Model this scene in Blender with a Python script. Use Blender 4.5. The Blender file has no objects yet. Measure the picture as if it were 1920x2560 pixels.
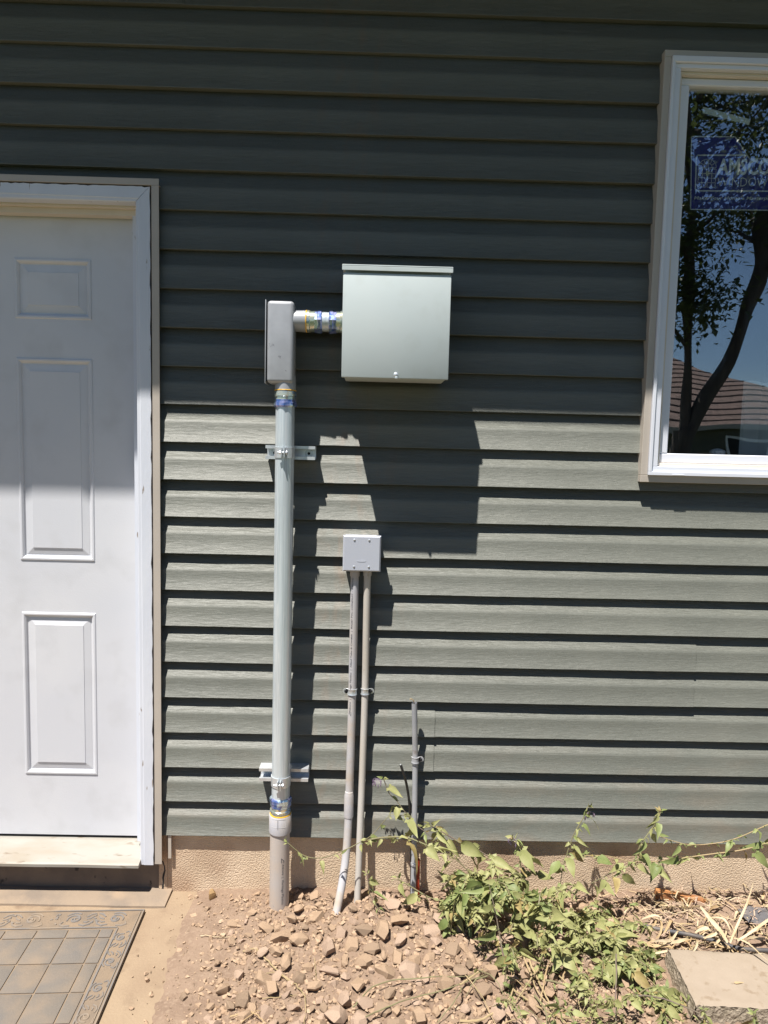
import bpy, bmesh, math, random
from mathutils import Vector, Matrix, noise as mnoise
R = math.radians
rnd = random.Random(7)
scene = bpy.context.scene
col = scene.collection

# ------------------------------------------------------------------ camera, sky, sun, exposure
FPX, PITCH, YAW, ROLL = 1774.98, -0.09153, 0.01563, 0.02445
cam_d = bpy.data.cameras.new('camera')
cam = bpy.data.objects.new('camera', cam_d)
col.objects.link(cam)
cam_d.sensor_fit = 'HORIZONTAL'
cam_d.sensor_width = 36.0
cam_d.lens = FPX / 1920 * 36.0
cam_d.clip_start, cam_d.clip_end = 0.05, 500
fw = Vector((math.sin(YAW) * math.cos(PITCH), math.cos(YAW) * math.cos(PITCH), math.sin(PITCH)))
rt = Vector((math.cos(YAW), -math.sin(YAW), 0))
up = rt.cross(fw)
c_, s_ = math.cos(ROLL), math.sin(ROLL)
rx, ux = c_ * rt + s_ * up, -s_ * rt + c_ * up
M = Matrix((rx, ux, -fw)).transposed().to_4x4()
M.translation = Vector((0, -2.1814, 1.4585))
cam.matrix_world = M
scene.camera = cam

SUN = Vector((-0.75, -1.0, 3.17)).normalized()          # towards the sun
world = bpy.data.worlds.new('World')
scene.world = world
world.use_nodes = True
wn = world.node_tree.nodes
sky = wn.new('ShaderNodeTexSky')
sky.sky_type = 'NISHITA'
sky.sun_disc = False
sky.sun_elevation = math.asin(SUN.z)
sky.sun_rotation = math.atan2(SUN.x, SUN.y)
sky.air_density, sky.dust_density, sky.ozone_density = 0.85, 0.05, 3.0
bg = wn['Background']
bg.inputs['Strength'].default_value = 0.05
world.node_tree.links.new(sky.outputs[0], bg.inputs['Color'])
sl = bpy.data.lights.new('sun', 'SUN')
sl.energy, sl.angle, sl.color = 5.0, R(0.53), (1.0, 0.955, 0.89)
so = bpy.data.objects.new('sun', sl)
col.objects.link(so)
so.rotation_euler = (-SUN).to_track_quat('-Z', 'Y').to_euler()
so.location = (-4, -6, 12)
scene.view_settings.view_transform = 'Standard'
scene.view_settings.look = 'None'
scene.view_settings.exposure = 0.93
scene.view_settings.gamma = 1
scene.view_settings.use_curve_mapping = False

# ------------------------------------------------------------------ materials
def mat(name, c1, rough=0.6, c2=None, nscale=8.0, lo=0.4, hi=0.65, metal=0.0, bump=0.0, bscale=60.0,
        stretch=(1, 1, 1), spec=0.5, detail=4.0, c3=None, n3=3.0, lo3=0.55, hi3=0.7, transl=0.0, bdist=0.002):
    m = bpy.data.materials.new(name)
    m.use_nodes = True
    nt = m.node_tree
    N, L = nt.nodes, nt.links
    b = N['Principled BSDF']
    b.inputs['Roughness'].default_value = rough
    b.inputs['Metallic'].default_value = metal
    b.inputs['Specular IOR Level'].default_value = spec
    b.inputs['Base Color'].default_value = (*c1, 1)
    tc = N.new('ShaderNodeTexCoord')
    mp = N.new('ShaderNodeMapping')
    mp.inputs['Scale'].default_value = stretch
    L.new(tc.outputs['Object'], mp.inputs['Vector'])

    def noise_ramp(scale, l, h, off=0.0):
        n = N.new('ShaderNodeTexNoise')
        n.inputs['Scale'].default_value = scale
        n.inputs['Detail'].default_value = detail
        L.new(mp.outputs[0], n.inputs['Vector'])
        r = N.new('ShaderNodeMapRange')
        r.inputs['From Min'].default_value, r.inputs['From Max'].default_value = l, h
        L.new(n.outputs['Fac'], r.inputs['Value'])
        return r.outputs[0]
    last = None
    if c2:
        mx = N.new('ShaderNodeMix'); mx.data_type = 'RGBA'
        mx.inputs['A'].default_value, mx.inputs['B'].default_value = (*c1, 1), (*c2, 1)
        L.new(noise_ramp(nscale, lo, hi), mx.inputs['Factor'])
        last = mx.outputs['Result']
    if c3:
        mx = N.new('ShaderNodeMix'); mx.data_type = 'RGBA'
        if last: L.new(last, mx.inputs['A'])
        else: mx.inputs['A'].default_value = (*c1, 1)
        mx.inputs['B'].default_value = (*c3, 1)
        L.new(noise_ramp(n3, lo3, hi3), mx.inputs['Factor'])
        last = mx.outputs['Result']
    if last: L.new(last, b.inputs['Base Color'])
    if bump:
        n = N.new('ShaderNodeTexNoise')
        n.inputs['Scale'].default_value = bscale
        n.inputs['Detail'].default_value = 3
        L.new(mp.outputs[0], n.inputs['Vector'])
        bp = N.new('ShaderNodeBump')
        bp.inputs['Strength'].default_value = bump
        bp.inputs['Distance'].default_value = bdist
        L.new(n.outputs['Fac'], bp.inputs['Height'])
        L.new(bp.outputs[0], b.inputs['Normal'])
    if transl:
        t = N.new('ShaderNodeBsdfTranslucent')
        if last: L.new(last, t.inputs['Color'])
        else: t.inputs['Color'].default_value = (*c1, 1)
        ms = N.new('ShaderNodeMixShader')
        ms.inputs[0].default_value = transl
        L.new(b.outputs[0], ms.inputs[1]); L.new(t.outputs[0], ms.inputs[2])
        L.new(ms.outputs[0], N['Material Output'].inputs['Surface'])
    return m

def siding_material():
    m = mat('siding_vinyl', (0.08, 0.085, 0.07), rough=0.58, spec=0.75)
    N, L = m.node_tree.nodes, m.node_tree.links
    b = N['Principled BSDF']
    tc = next(n for n in N if n.type == 'TEX_COORD')
    def nz(sc, scale, detail, l, h):
        mp = N.new('ShaderNodeMapping'); mp.inputs['Scale'].default_value = sc
        L.new(tc.outputs['Object'], mp.inputs['Vector'])
        n = N.new('ShaderNodeTexNoise'); n.inputs['Scale'].default_value = scale; n.inputs['Detail'].default_value = detail
        n.inputs['Distortion'].default_value = 0.3
        L.new(mp.outputs[0], n.inputs['Vector'])
        r = N.new('ShaderNodeMapRange'); r.inputs['From Min'].default_value = l; r.inputs['From Max'].default_value = h
        L.new(n.outputs['Fac'], r.inputs['Value'])
        return r.outputs[0]
    def mixc(a, bcol, fac):
        mx = N.new('ShaderNodeMix'); mx.data_type = 'RGBA'
        if isinstance(a, tuple): mx.inputs['A'].default_value = (*a, 1)
        else: L.new(a, mx.inputs['A'])
        mx.inputs['B'].default_value = (*bcol, 1)
        L.new(fac, mx.inputs['Factor'])
        return mx.outputs['Result']
    c = mixc((0.115, 0.1205, 0.1), (0.131, 0.136, 0.114), nz((9, 1, 330), 1.0, 4, 0.42, 0.66))   # grain
    c = mixc(c, (0.146, 0.15, 0.125), nz((3, 3, 3), 1.0, 3, 0.5, 0.8))                          # dust film
    # reddish dirt splashed up the wall around the conduits, fading away from them
    sx = N.new('ShaderNodeSeparateXYZ'); L.new(tc.outputs['Object'], sx.inputs[0])
    ax = N.new('ShaderNodeMath'); ax.operation = 'ADD'; ax.inputs[1].default_value = 0.08; L.new(sx.outputs['X'], ax.inputs[0])
    ab = N.new('ShaderNodeMath'); ab.operation = 'ABSOLUTE'; L.new(ax.outputs[0], ab.inputs[0])
    near = N.new('ShaderNodeMapRange'); near.inputs['From Min'].default_value = 0.22; near.inputs['From Max'].default_value = 0.02
    L.new(ab.outputs[0], near.inputs['Value'])
    mu = N.new('ShaderNodeMath'); mu.operation = 'MULTIPLY'
    L.new(near.outputs[0], mu.inputs[0]); L.new(nz((26, 1, 9), 1.0, 5, 0.5, 0.72), mu.inputs[1])
    m2 = N.new('ShaderNodeMath'); m2.operation = 'MULTIPLY'; m2.inputs[1].default_value = 0.55; L.new(mu.outputs[0], m2.inputs[0])
    c = mixc(c, (0.17, 0.12, 0.08), m2.outputs[0])
    # soil splashed up from the ground, and each panel faded a little differently
    low = N.new('ShaderNodeMapRange'); low.inputs['From Min'].default_value = 0.62; low.inputs['From Max'].default_value = 0.2
    L.new(sx.outputs['Z'], low.inputs['Value'])
    m3 = N.new('ShaderNodeMath'); m3.operation = 'MULTIPLY'; L.new(low.outputs[0], m3.inputs[0]); L.new(nz((5, 1, 14), 1.0, 6, 0.46, 0.75), m3.inputs[1])
    m4 = N.new('ShaderNodeMath'); m4.operation = 'MULTIPLY'; m4.inputs[1].default_value = 0.6; L.new(m3.outputs[0], m4.inputs[0])
    c = mixc(c, (0.18, 0.14, 0.1), m4.outputs[0])
    oi = N.new('ShaderNodeObjectInfo')
    vr = N.new('ShaderNodeMapRange'); vr.inputs['To Min'].default_value = 0.93; vr.inputs['To Max'].default_value = 1.07
    L.new(oi.outputs['Random'], vr.inputs['Value'])
    hs = N.new('ShaderNodeHueSaturation'); L.new(vr.outputs[0], hs.inputs['Value']); L.new(c, hs.inputs['Color'])
    L.new(hs.outputs[0], b.inputs['Base Color'])
    # embossed wood grain
    # shallow shingle-like ridges: each leans back towards its top and is undercut at its foot
    def math_(op, a, b=None, c=None):
        n = N.new('ShaderNodeMath'); n.operation = op
        for i_, q in enumerate((a, b, c)):
            if q is None: continue
            if isinstance(q, (int, float)): n.inputs[i_].default_value = q
            else: L.new(q, n.inputs[i_])
        return n.outputs[0]
    def ridges(period, warp, sc, amp):
        ph = math_('MULTIPLY_ADD', sx.outputs['Z'], 1 / period, math_('MULTIPLY', nz(sc, 1.0, 3, 0.2, 0.8), warp))
        return math_('MULTIPLY', math_('SUBTRACT', 1.0, math_('FRACT', ph)), amp)
    r1 = ridges(0.0038, 1.6, (14, 1, 75), 0.0005)
    r2 = ridges(0.0023, 1.3, (20, 1, 120), 0.00105)
    # the embossing is shallow on the flat of each board and deep on its sloped shoulder
    fz_ = math_('FRACT', math_('MULTIPLY', math_('SUBTRACT', sx.outputs['Z'], 0.20), 1 / 0.1143))
    cr_ = N.new('ShaderNodeFloatCurve'); cvm = cr_.mapping.curves[0]
    for (a_, b_) in ((0.3, 0.6), (0.5, 0.44), (0.57, 0.46), (0.625, 0.98)): cvm.points.new(a_, b_)
    cvm.points[0].location = (0, 0.78); cvm.points[-1].location = (1, 1.0)
    for q_ in cvm.points: q_.handle_type = 'VECTOR'
    cr_.mapping.update(); L.new(fz_, cr_.inputs['Value'])
    hgt_ = math_('ADD', math_('MULTIPLY', r1, nz((9, 1, 60), 1.0, 2, 0.0, 0.7)), r2)
    bp = N.new('ShaderNodeBump'); bp.inputs['Strength'].default_value = 1.0; bp.inputs['Distance'].default_value = 1.0
    L.new(math_('MULTIPLY', hgt_, math_('MULTIPLY', cr_.outputs[0], 1.35)), bp.inputs['Height']); L.new(bp.outputs[0], b.inputs['Normal'])
    return m

def glass_material():
    m = bpy.data.materials.new('window_glass'); m.use_nodes = True
    N, L = m.node_tree.nodes, m.node_tree.links
    N.remove(N['Principled BSDF'])
    tr = N.new('ShaderNodeBsdfTransparent'); tr.inputs['Color'].default_value = (0.96, 0.98, 0.98, 1)
    gl = N.new('ShaderNodeBsdfGlossy'); gl.inputs['Roughness'].default_value = 0.0; gl.inputs['Color'].default_value = (0.93, 0.97, 1, 1)
    lw = N.new('ShaderNodeLayerWeight')                       # coated pane: a partial mirror, stronger at a slant
    pw_ = N.new('ShaderNodeMath'); pw_.operation = 'POWER'; pw_.inputs[1].default_value = 5.0
    L.new(lw.outputs['Facing'], pw_.inputs[0])
    fr = N.new('ShaderNodeMath'); fr.operation = 'MULTIPLY_ADD'; fr.inputs[1].default_value = 0.55; fr.inputs[2].default_value = 0.23
    L.new(pw_.outputs[0], fr.inputs[0])
    mx = N.new('ShaderNodeMixShader')
    L.new(fr.outputs[0], mx.inputs[0]); L.new(tr.outputs[0], mx.inputs[1]); L.new(gl.outputs[0], mx.inputs[2])
    tc = N.new('ShaderNodeTexCoord'); n = N.new('ShaderNodeTexNoise'); n.inputs['Scale'].default_value = 2.5; n.inputs['Detail'].default_value = 1
    L.new(tc.outputs['Object'], n.inputs['Vector'])
    bp = N.new('ShaderNodeBump'); bp.inputs['Strength'].default_value = 1.0; bp.inputs['Distance'].default_value = 0.004
    L.new(n.outputs['Fac'], bp.inputs['Height']); L.new(bp.outputs[0], gl.inputs['Normal'])
    L.new(mx.outputs[0], N['Material Output'].inputs['Surface'])
    return m

def ground_material():
    m = mat('dirt', (0.25, 0.168, 0.115), rough=0.95, spec=0.1)
    N, L = m.node_tree.nodes, m.node_tree.links
    b = N['Principled BSDF']
    tc = next(n for n in N if n.type == 'TEX_COORD')
    def nz(scale, det, l, h):
        n = N.new('ShaderNodeTexNoise'); n.inputs['Scale'].default_value = scale; n.inputs['Detail'].default_value = det
        L.new(tc.outputs['Object'], n.inputs['Vector'])
        r = N.new('ShaderNodeMapRange'); r.inputs['From Min'].default_value = l; r.inputs['From Max'].default_value = h
        L.new(n.outputs['Fac'], r.inputs['Value']); return r.outputs[0]
    def mixc(a, bcol, fac):
        mx = N.new('ShaderNodeMix'); mx.data_type = 'RGBA'
        if isinstance(a, tuple): mx.inputs['A'].default_value = (*a, 1)
        else: L.new(a, mx.inputs['A'])
        mx.inputs['B'].default_value = (*bcol, 1); L.new(fac, mx.inputs['Factor']); return mx.outputs['Result']
    c = mixc((0.262, 0.186, 0.134), (0.22, 0.153, 0.11), nz(14, 5, 0.42, 0.62))
    c = mixc(c, (0.29, 0.212, 0.153), nz(90, 3, 0.52, 0.7))
    # unseen dark grass further out, added to cut light bounced on the wall
    sx = N.new('ShaderNodeSeparateXYZ'); L.new(tc.outputs['Object'], sx.inputs[0])
    ng = N.new('ShaderNodeMath'); ng.operation = 'MULTIPLY_ADD'; ng.inputs[1].default_value = 0.5
    L.new(nz(4, 4, 0.3, 0.7), ng.inputs[0]); L.new(sx.outputs['Y'], ng.inputs[2])
    far = N.new('ShaderNodeMapRange'); far.inputs['From Min'].default_value = -0.75; far.inputs['From Max'].default_value = -0.95
    L.new(ng.outputs[0], far.inputs['Value'])
    added_lawn = mixc((0.035, 0.05, 0.018), (0.07, 0.075, 0.03), nz(30, 4, 0.4, 0.65))
    mx = N.new('ShaderNodeMix'); mx.data_type = 'RGBA'
    L.new(c, mx.inputs['A']); L.new(added_lawn, mx.inputs['B']); L.new(far.outputs[0], mx.inputs['Factor'])
    L.new(mx.outputs['Result'], b.inputs['Base Color'])
    n = N.new('ShaderNodeTexNoise'); n.inputs['Scale'].default_value = 130; n.inputs['Detail'].default_value = 8; n.inputs['Roughness'].default_value = 0.7
    L.new(tc.outputs['Object'], n.inputs['Vector'])
    bp = N.new('ShaderNodeBump'); bp.inputs['Strength'].default_value = 0.9; bp.inputs['Distance'].default_value = 0.0055
    L.new(n.outputs['Fac'], bp.inputs['Height']); L.new(bp.outputs[0], b.inputs['Normal'])
    return m

MT = {
    'siding': siding_material(),
    'glass': glass_material(),
    'ground': ground_material(),
    'backing': mat('sheathing', (0.02, 0.02, 0.02), 0.9),
    'trim': mat('beige_trim', (0.42, 0.375, 0.325), 0.5, c2=(0.46, 0.41, 0.355), nscale=5),
    'door': mat('door_paint', (0.583, 0.596, 0.636), 0.5, c2=(0.618, 0.627, 0.658), nscale=3.5, bump=0.32, bscale=230, bdist=0.0008, c3=(0.525, 0.532, 0.556), n3=9, lo3=0.52, hi3=0.85),
    'casing': mat('peeling_paint', (0.591, 0.618, 0.684), 0.5, c2=(0.632, 0.656, 0.711), nscale=5, bump=0.35, bscale=40, stretch=(3, 3, 0.6), bdist=0.0015, c3=(0.279, 0.242, 0.214), n3=22, lo3=0.69, hi3=0.72),
    'jamb': mat('cream_jamb', (0.62, 0.56, 0.48), 0.5, c2=(0.68, 0.62, 0.54), nscale=6),
    'sill': mat('worn_sill', (0.295, 0.278, 0.246), 0.6, c2=(0.262, 0.225, 0.176), nscale=5, stretch=(1, 3, 3), lo=0.45, hi=0.72, c3=(0.164, 0.119, 0.0777), n3=16, lo3=0.62, hi3=0.74),
    'raw': mat('bare_wood_edge', (0.09, 0.065, 0.05), 0.85, c2=(0.04, 0.03, 0.025), nscale=30),
    'vinyl': mat('white_vinyl', (0.663, 0.684, 0.751), 0.35, c2=(0.699, 0.722, 0.78), nscale=3),
    'stucco': mat('stucco', (0.57, 0.445, 0.315), 0.95, c2=(0.64, 0.505, 0.365), nscale=9, bump=0.8, bscale=210, spec=0.1, bdist=0.005, c3=(0.43, 0.3, 0.205), n3=4, lo3=0.5, hi3=0.7),
    'concrete': mat('pad_concrete', (0.285, 0.213, 0.144), 0.95, c2=(0.245, 0.178, 0.121), nscale=7, bump=0.5, bscale=120, spec=0.1, bdist=0.003,
                    c3=(0.198, 0.141, 0.0967), n3=11, lo3=0.56, hi3=0.72),
    'stepface': mat('step_concrete', (0.2, 0.155, 0.12), 0.95, c2=(0.15, 0.12, 0.1), nscale=12, bump=0.4, bscale=90, spec=0.1,
                    c3=(0.06, 0.05, 0.045), n3=26, lo3=0.66, hi3=0.72),
    'ledge': mat('ledge_concrete', (0.26, 0.202, 0.15), 0.95, c2=(0.202, 0.163, 0.13), nscale=9, bump=0.5, bscale=90, spec=0.1, c3=(0.338, 0.247, 0.169), n3=6, lo3=0.5, hi3=0.7),
    'block': mat('block_concrete', (0.266, 0.215, 0.163), 0.95, c2=(0.301, 0.246, 0.191), nscale=10, bump=0.45, bscale=170, spec=0.1, bdist=0.0015,
                 c3=(0.236, 0.183, 0.131), n3=30, lo3=0.6, hi3=0.7),
    'blockside': mat('rough_block_side', (0.3, 0.25, 0.19), 0.95, c2=(0.2, 0.165, 0.12), nscale=70, bump=1.0, bscale=170, spec=0.1, bdist=0.006),
    'boxgrey': mat('grey_enamel', (0.442, 0.498, 0.502), 0.6, c2=(0.465, 0.516, 0.516), nscale=6, lo=0.35, hi=0.7, c3=(0.4, 0.442, 0.432), n3=16, lo3=0.58, hi3=0.95, bump=0.1, bscale=300, bdist=0.0003, spec=0.35),
    'lb': mat('cast_grey', (0.324, 0.336, 0.357), 0.36, c2=(0.369, 0.382, 0.404), nscale=20, metal=0.12, bump=0.08, bscale=220, bdist=0.0006, c3=(0.198, 0.202, 0.216), n3=60, lo3=0.68, hi3=0.74),
    'galv': mat('galvanised', (0.6, 0.665, 0.7), 0.27, c2=(0.46, 0.515, 0.55), nscale=1.0, stretch=(150, 150, 3.5), lo=0.4, hi=0.66, metal=0.28, bump=0.12, bscale=1.2, bdist=0.0008, c3=(0.66, 0.7, 0.72), n3=4, lo3=0.55, hi3=0.66, spec=0.8),
    'zinc': mat('bright_zinc', (0.66, 0.69, 0.71), 0.3, c2=(0.55, 0.57, 0.6), nscale=40, metal=0.55),
    'dark': mat('dark_hole', (0.01, 0.01, 0.012), 0.8),
    'bluezinc': mat('blue_chromate', (0.13, 0.22, 0.55), 0.2, c2=(0.4, 0.42, 0.72), nscale=70, lo=0.42, hi=0.58, metal=0.75, c3=(0.62, 0.78, 0.85), n3=45, lo3=0.52, hi3=0.6),
    'goldzinc': mat('yellow_chromate', (0.78, 0.75, 0.55), 0.22, c2=(0.5, 0.58, 0.52), nscale=60, lo=0.42, hi=0.58, metal=0.75, c3=(0.3, 0.42, 0.6), n3=35, lo3=0.55, hi3=0.63),
    'amber': mat('amber_ring', (0.75, 0.42, 0.04), 0.4),
    'pvc': mat('grey_pvc', (0.42, 0.42, 0.45), 0.5, c2=(0.45, 0.42, 0.4), nscale=9, c3=(0.46, 0.39, 0.32), n3=14, lo3=0.52, hi3=0.72),
    'pvcthin': mat('grey_thin_pvc', (0.43, 0.43, 0.455), 0.62, c2=(0.45, 0.42, 0.4), nscale=9, c3=(0.44, 0.37, 0.3), n3=14, lo3=0.52, hi3=0.72, spec=0.3),
    'pvcdusty': mat('dusty_pvc', (0.43, 0.4, 0.38), 0.65, c2=(0.46, 0.39, 0.33), nscale=7, c3=(0.33, 0.31, 0.31), n3=40, lo3=0.66, hi3=0.74),
    'pvcold': mat('aged_pvc', (0.495, 0.468, 0.432), 0.55, c2=(0.45, 0.405, 0.342), nscale=6, stretch=(3, 3, 0.7), c3=(0.324, 0.27, 0.216), n3=30, lo3=0.66, hi3=0.75),
    'stub': mat('weathered_conduit', (0.31, 0.32, 0.34), 0.6, c2=(0.36, 0.36, 0.37), nscale=12, c3=(0.25, 0.22, 0.2), n3=30, lo3=0.6, hi3=0.72),
    'jbgrey': mat('junction_grey', (0.424, 0.446, 0.506), 0.45, c2=(0.446, 0.463, 0.517), nscale=8),
    'ink': mat('print_ink', (0.09, 0.09, 0.1), 0.7),
    'white_ink': mat('white_mark', (0.75, 0.75, 0.75), 0.6),
    'cable': mat('black_jacket', (0.02, 0.02, 0.02), 0.45),
    'red': mat('red_conduit', (0.42, 0.05, 0.02), 0.5, c2=(0.34, 0.05, 0.02), nscale=20),
    'mat': mat('rubber_dusty', (0.158, 0.137, 0.116), 0.9, c2=(0.136, 0.125, 0.115), nscale=5, lo=0.42, hi=0.6, bump=0.5, bscale=150, c3=(0.212, 0.165, 0.122), n3=11, lo3=0.42, hi3=0.72, spec=0.1),
    'matbase': mat('mat_dust', (0.233, 0.174, 0.121), 0.95, c2=(0.177, 0.14, 0.107), nscale=14, bump=0.6, bscale=120, spec=0.1),
    'scroll': mat('scroll_rubber', (0.168, 0.153, 0.141), 0.85, c2=(0.236, 0.186, 0.138), nscale=8, lo=0.45, hi=0.6, spec=0.15),
    'rockA': mat('rock_tan', (0.395, 0.284, 0.194), 0.95, c2=(0.315, 0.216, 0.143), nscale=28, bump=0.6, bscale=120, spec=0.1, bdist=0.003),
    'rockB': mat('rock_pink', (0.438, 0.319, 0.236), 0.95, c2=(0.342, 0.245, 0.179), nscale=28, bump=0.6, bscale=120, spec=0.1, bdist=0.003),
    'rockC': mat('rock_dark', (0.315, 0.224, 0.154), 0.95, c2=(0.245, 0.179, 0.126), nscale=28, bump=0.6, bscale=120, spec=0.1, bdist=0.003),
    'crumb': mat('soil_crumb', (0.254, 0.182, 0.126), 0.95, c2=(0.201, 0.141, 0.0966), nscale=40, bump=0.6, bscale=200, spec=0.1),
    'rockY': mat('rock_yellow', (0.42, 0.27, 0.12), 0.95, c2=(0.35, 0.23, 0.13), nscale=40, bump=0.6, bscale=120, spec=0.1, bdist=0.003),
    'leafA': mat('leaf_dusty', (0.26, 0.272, 0.101), 0.55, c2=(0.302, 0.3, 0.133), nscale=3, transl=0.2, spec=0.3),
    'leafB': mat('leaf_pale', (0.326, 0.318, 0.138), 0.55, c2=(0.26, 0.266, 0.106), nscale=3, transl=0.2, spec=0.3),
    'leafC': mat('leaf_green', (0.193, 0.231, 0.0795), 0.5, c2=(0.23, 0.26, 0.106), nscale=3, transl=0.2, spec=0.3),
    'leafD': mat('leaf_deep', (0.133, 0.173, 0.053), 0.5, c2=(0.181, 0.208, 0.0742), nscale=3, transl=0.2, spec=0.3),
    'leafY': mat('leaf_withered', (0.34, 0.27, 0.11), 0.6, c2=(0.26, 0.19, 0.08), nscale=3, transl=0.2, spec=0.3),
    'stem': mat('stem_green', (0.2, 0.19, 0.095), 0.6, c2=(0.16, 0.13, 0.07), nscale=18),
    'stemp': mat('stem_purple', (0.14, 0.1, 0.085), 0.6, c2=(0.17, 0.15, 0.09), nscale=18),
    'petal': mat('petal_mauve', (0.22, 0.15, 0.25), 0.6, c2=(0.28, 0.22, 0.28), nscale=60, transl=0.2),
    'straw': mat('dry_straw', (0.46, 0.34, 0.19), 0.8, c2=(0.36, 0.24, 0.12), nscale=18, transl=0.15),
    'strawp': mat('dry_straw_pale', (0.56, 0.46, 0.31), 0.8, c2=(0.44, 0.34, 0.2), nscale=18, transl=0.15),
    'drystem': mat('dry_vine', (0.36, 0.27, 0.15), 0.8, c2=(0.26, 0.2, 0.1), nscale=18),
    'wood': mat('orange_wood', (0.38, 0.17, 0.06), 0.7, c2=(0.28, 0.12, 0.05), nscale=3, stretch=(1, 12, 40), bump=0.3, bscale=8),
    'tube': mat('drip_tube', (0.055, 0.055, 0.06), 0.6, c2=(0.12, 0.1, 0.085), nscale=20),
    'fabric': mat('weed_fabric', (0.1, 0.095, 0.1), 0.9, c2=(0.15, 0.13, 0.12), nscale=15),
    'navy': mat('sticker_navy', (0.015, 0.018, 0.26), 0.5),
    'sticker': mat('sticker_white', (0.86, 0.88, 0.86), 0.5),
    'tape': mat('clear_tape', (0.75, 0.8, 0.76), 0.5),
    'room': mat('room_wall', (0.05, 0.05, 0.048), 0.9),
    'curtain': mat('pale_sheet', (0.5, 0.52, 0.52), 0.8),
    'bark': mat('bark', (0.06, 0.05, 0.042), 0.95, c2=(0.1, 0.085, 0.07), nscale=5, stretch=(3, 3, 0.6), bump=0.8, bscale=12, bdist=0.02),
    'crown': mat('tree_leaf', (0.06, 0.085, 0.028), 0.5, c2=(0.09, 0.11, 0.04), nscale=2, transl=0.3),
    'shingle': mat('brown_shingle', (0.15, 0.1, 0.085), 0.9, c2=(0.1, 0.07, 0.06), nscale=4),
    'brickwall': mat('neighbour_wall', (0.1, 0.1, 0.08), 0.9, c2=(0.075, 0.078, 0.06), nscale=2),
    'fencewood': mat('fence_board', (0.16, 0.13, 0.1), 0.9, c2=(0.12, 0.095, 0.07), nscale=2, stretch=(4, 4, 0.6)),
    'soffit': mat('soffit_white', (0.3, 0.28, 0.25), 0.6),
    'roof': mat('roof_felt', (0.06, 0.055, 0.05), 0.9),
}

# ------------------------------------------------------------------ mesh helpers
def link(o, parent=None):
    col.objects.link(o)
    if parent is not None: o.parent = parent
    return o

def tag(o, label=None, cat=None, group=None, kind=None):
    if label: o['label'] = label
    if cat: o['category'] = cat
    if group: o['group'] = group
    if kind: o['kind'] = kind
    return o

def empty(name, loc=(0, 0, 0)):
    o = bpy.data.objects.new(name, None)
    o.empty_display_size = 0.05
    o.location = loc
    return link(o)

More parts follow.
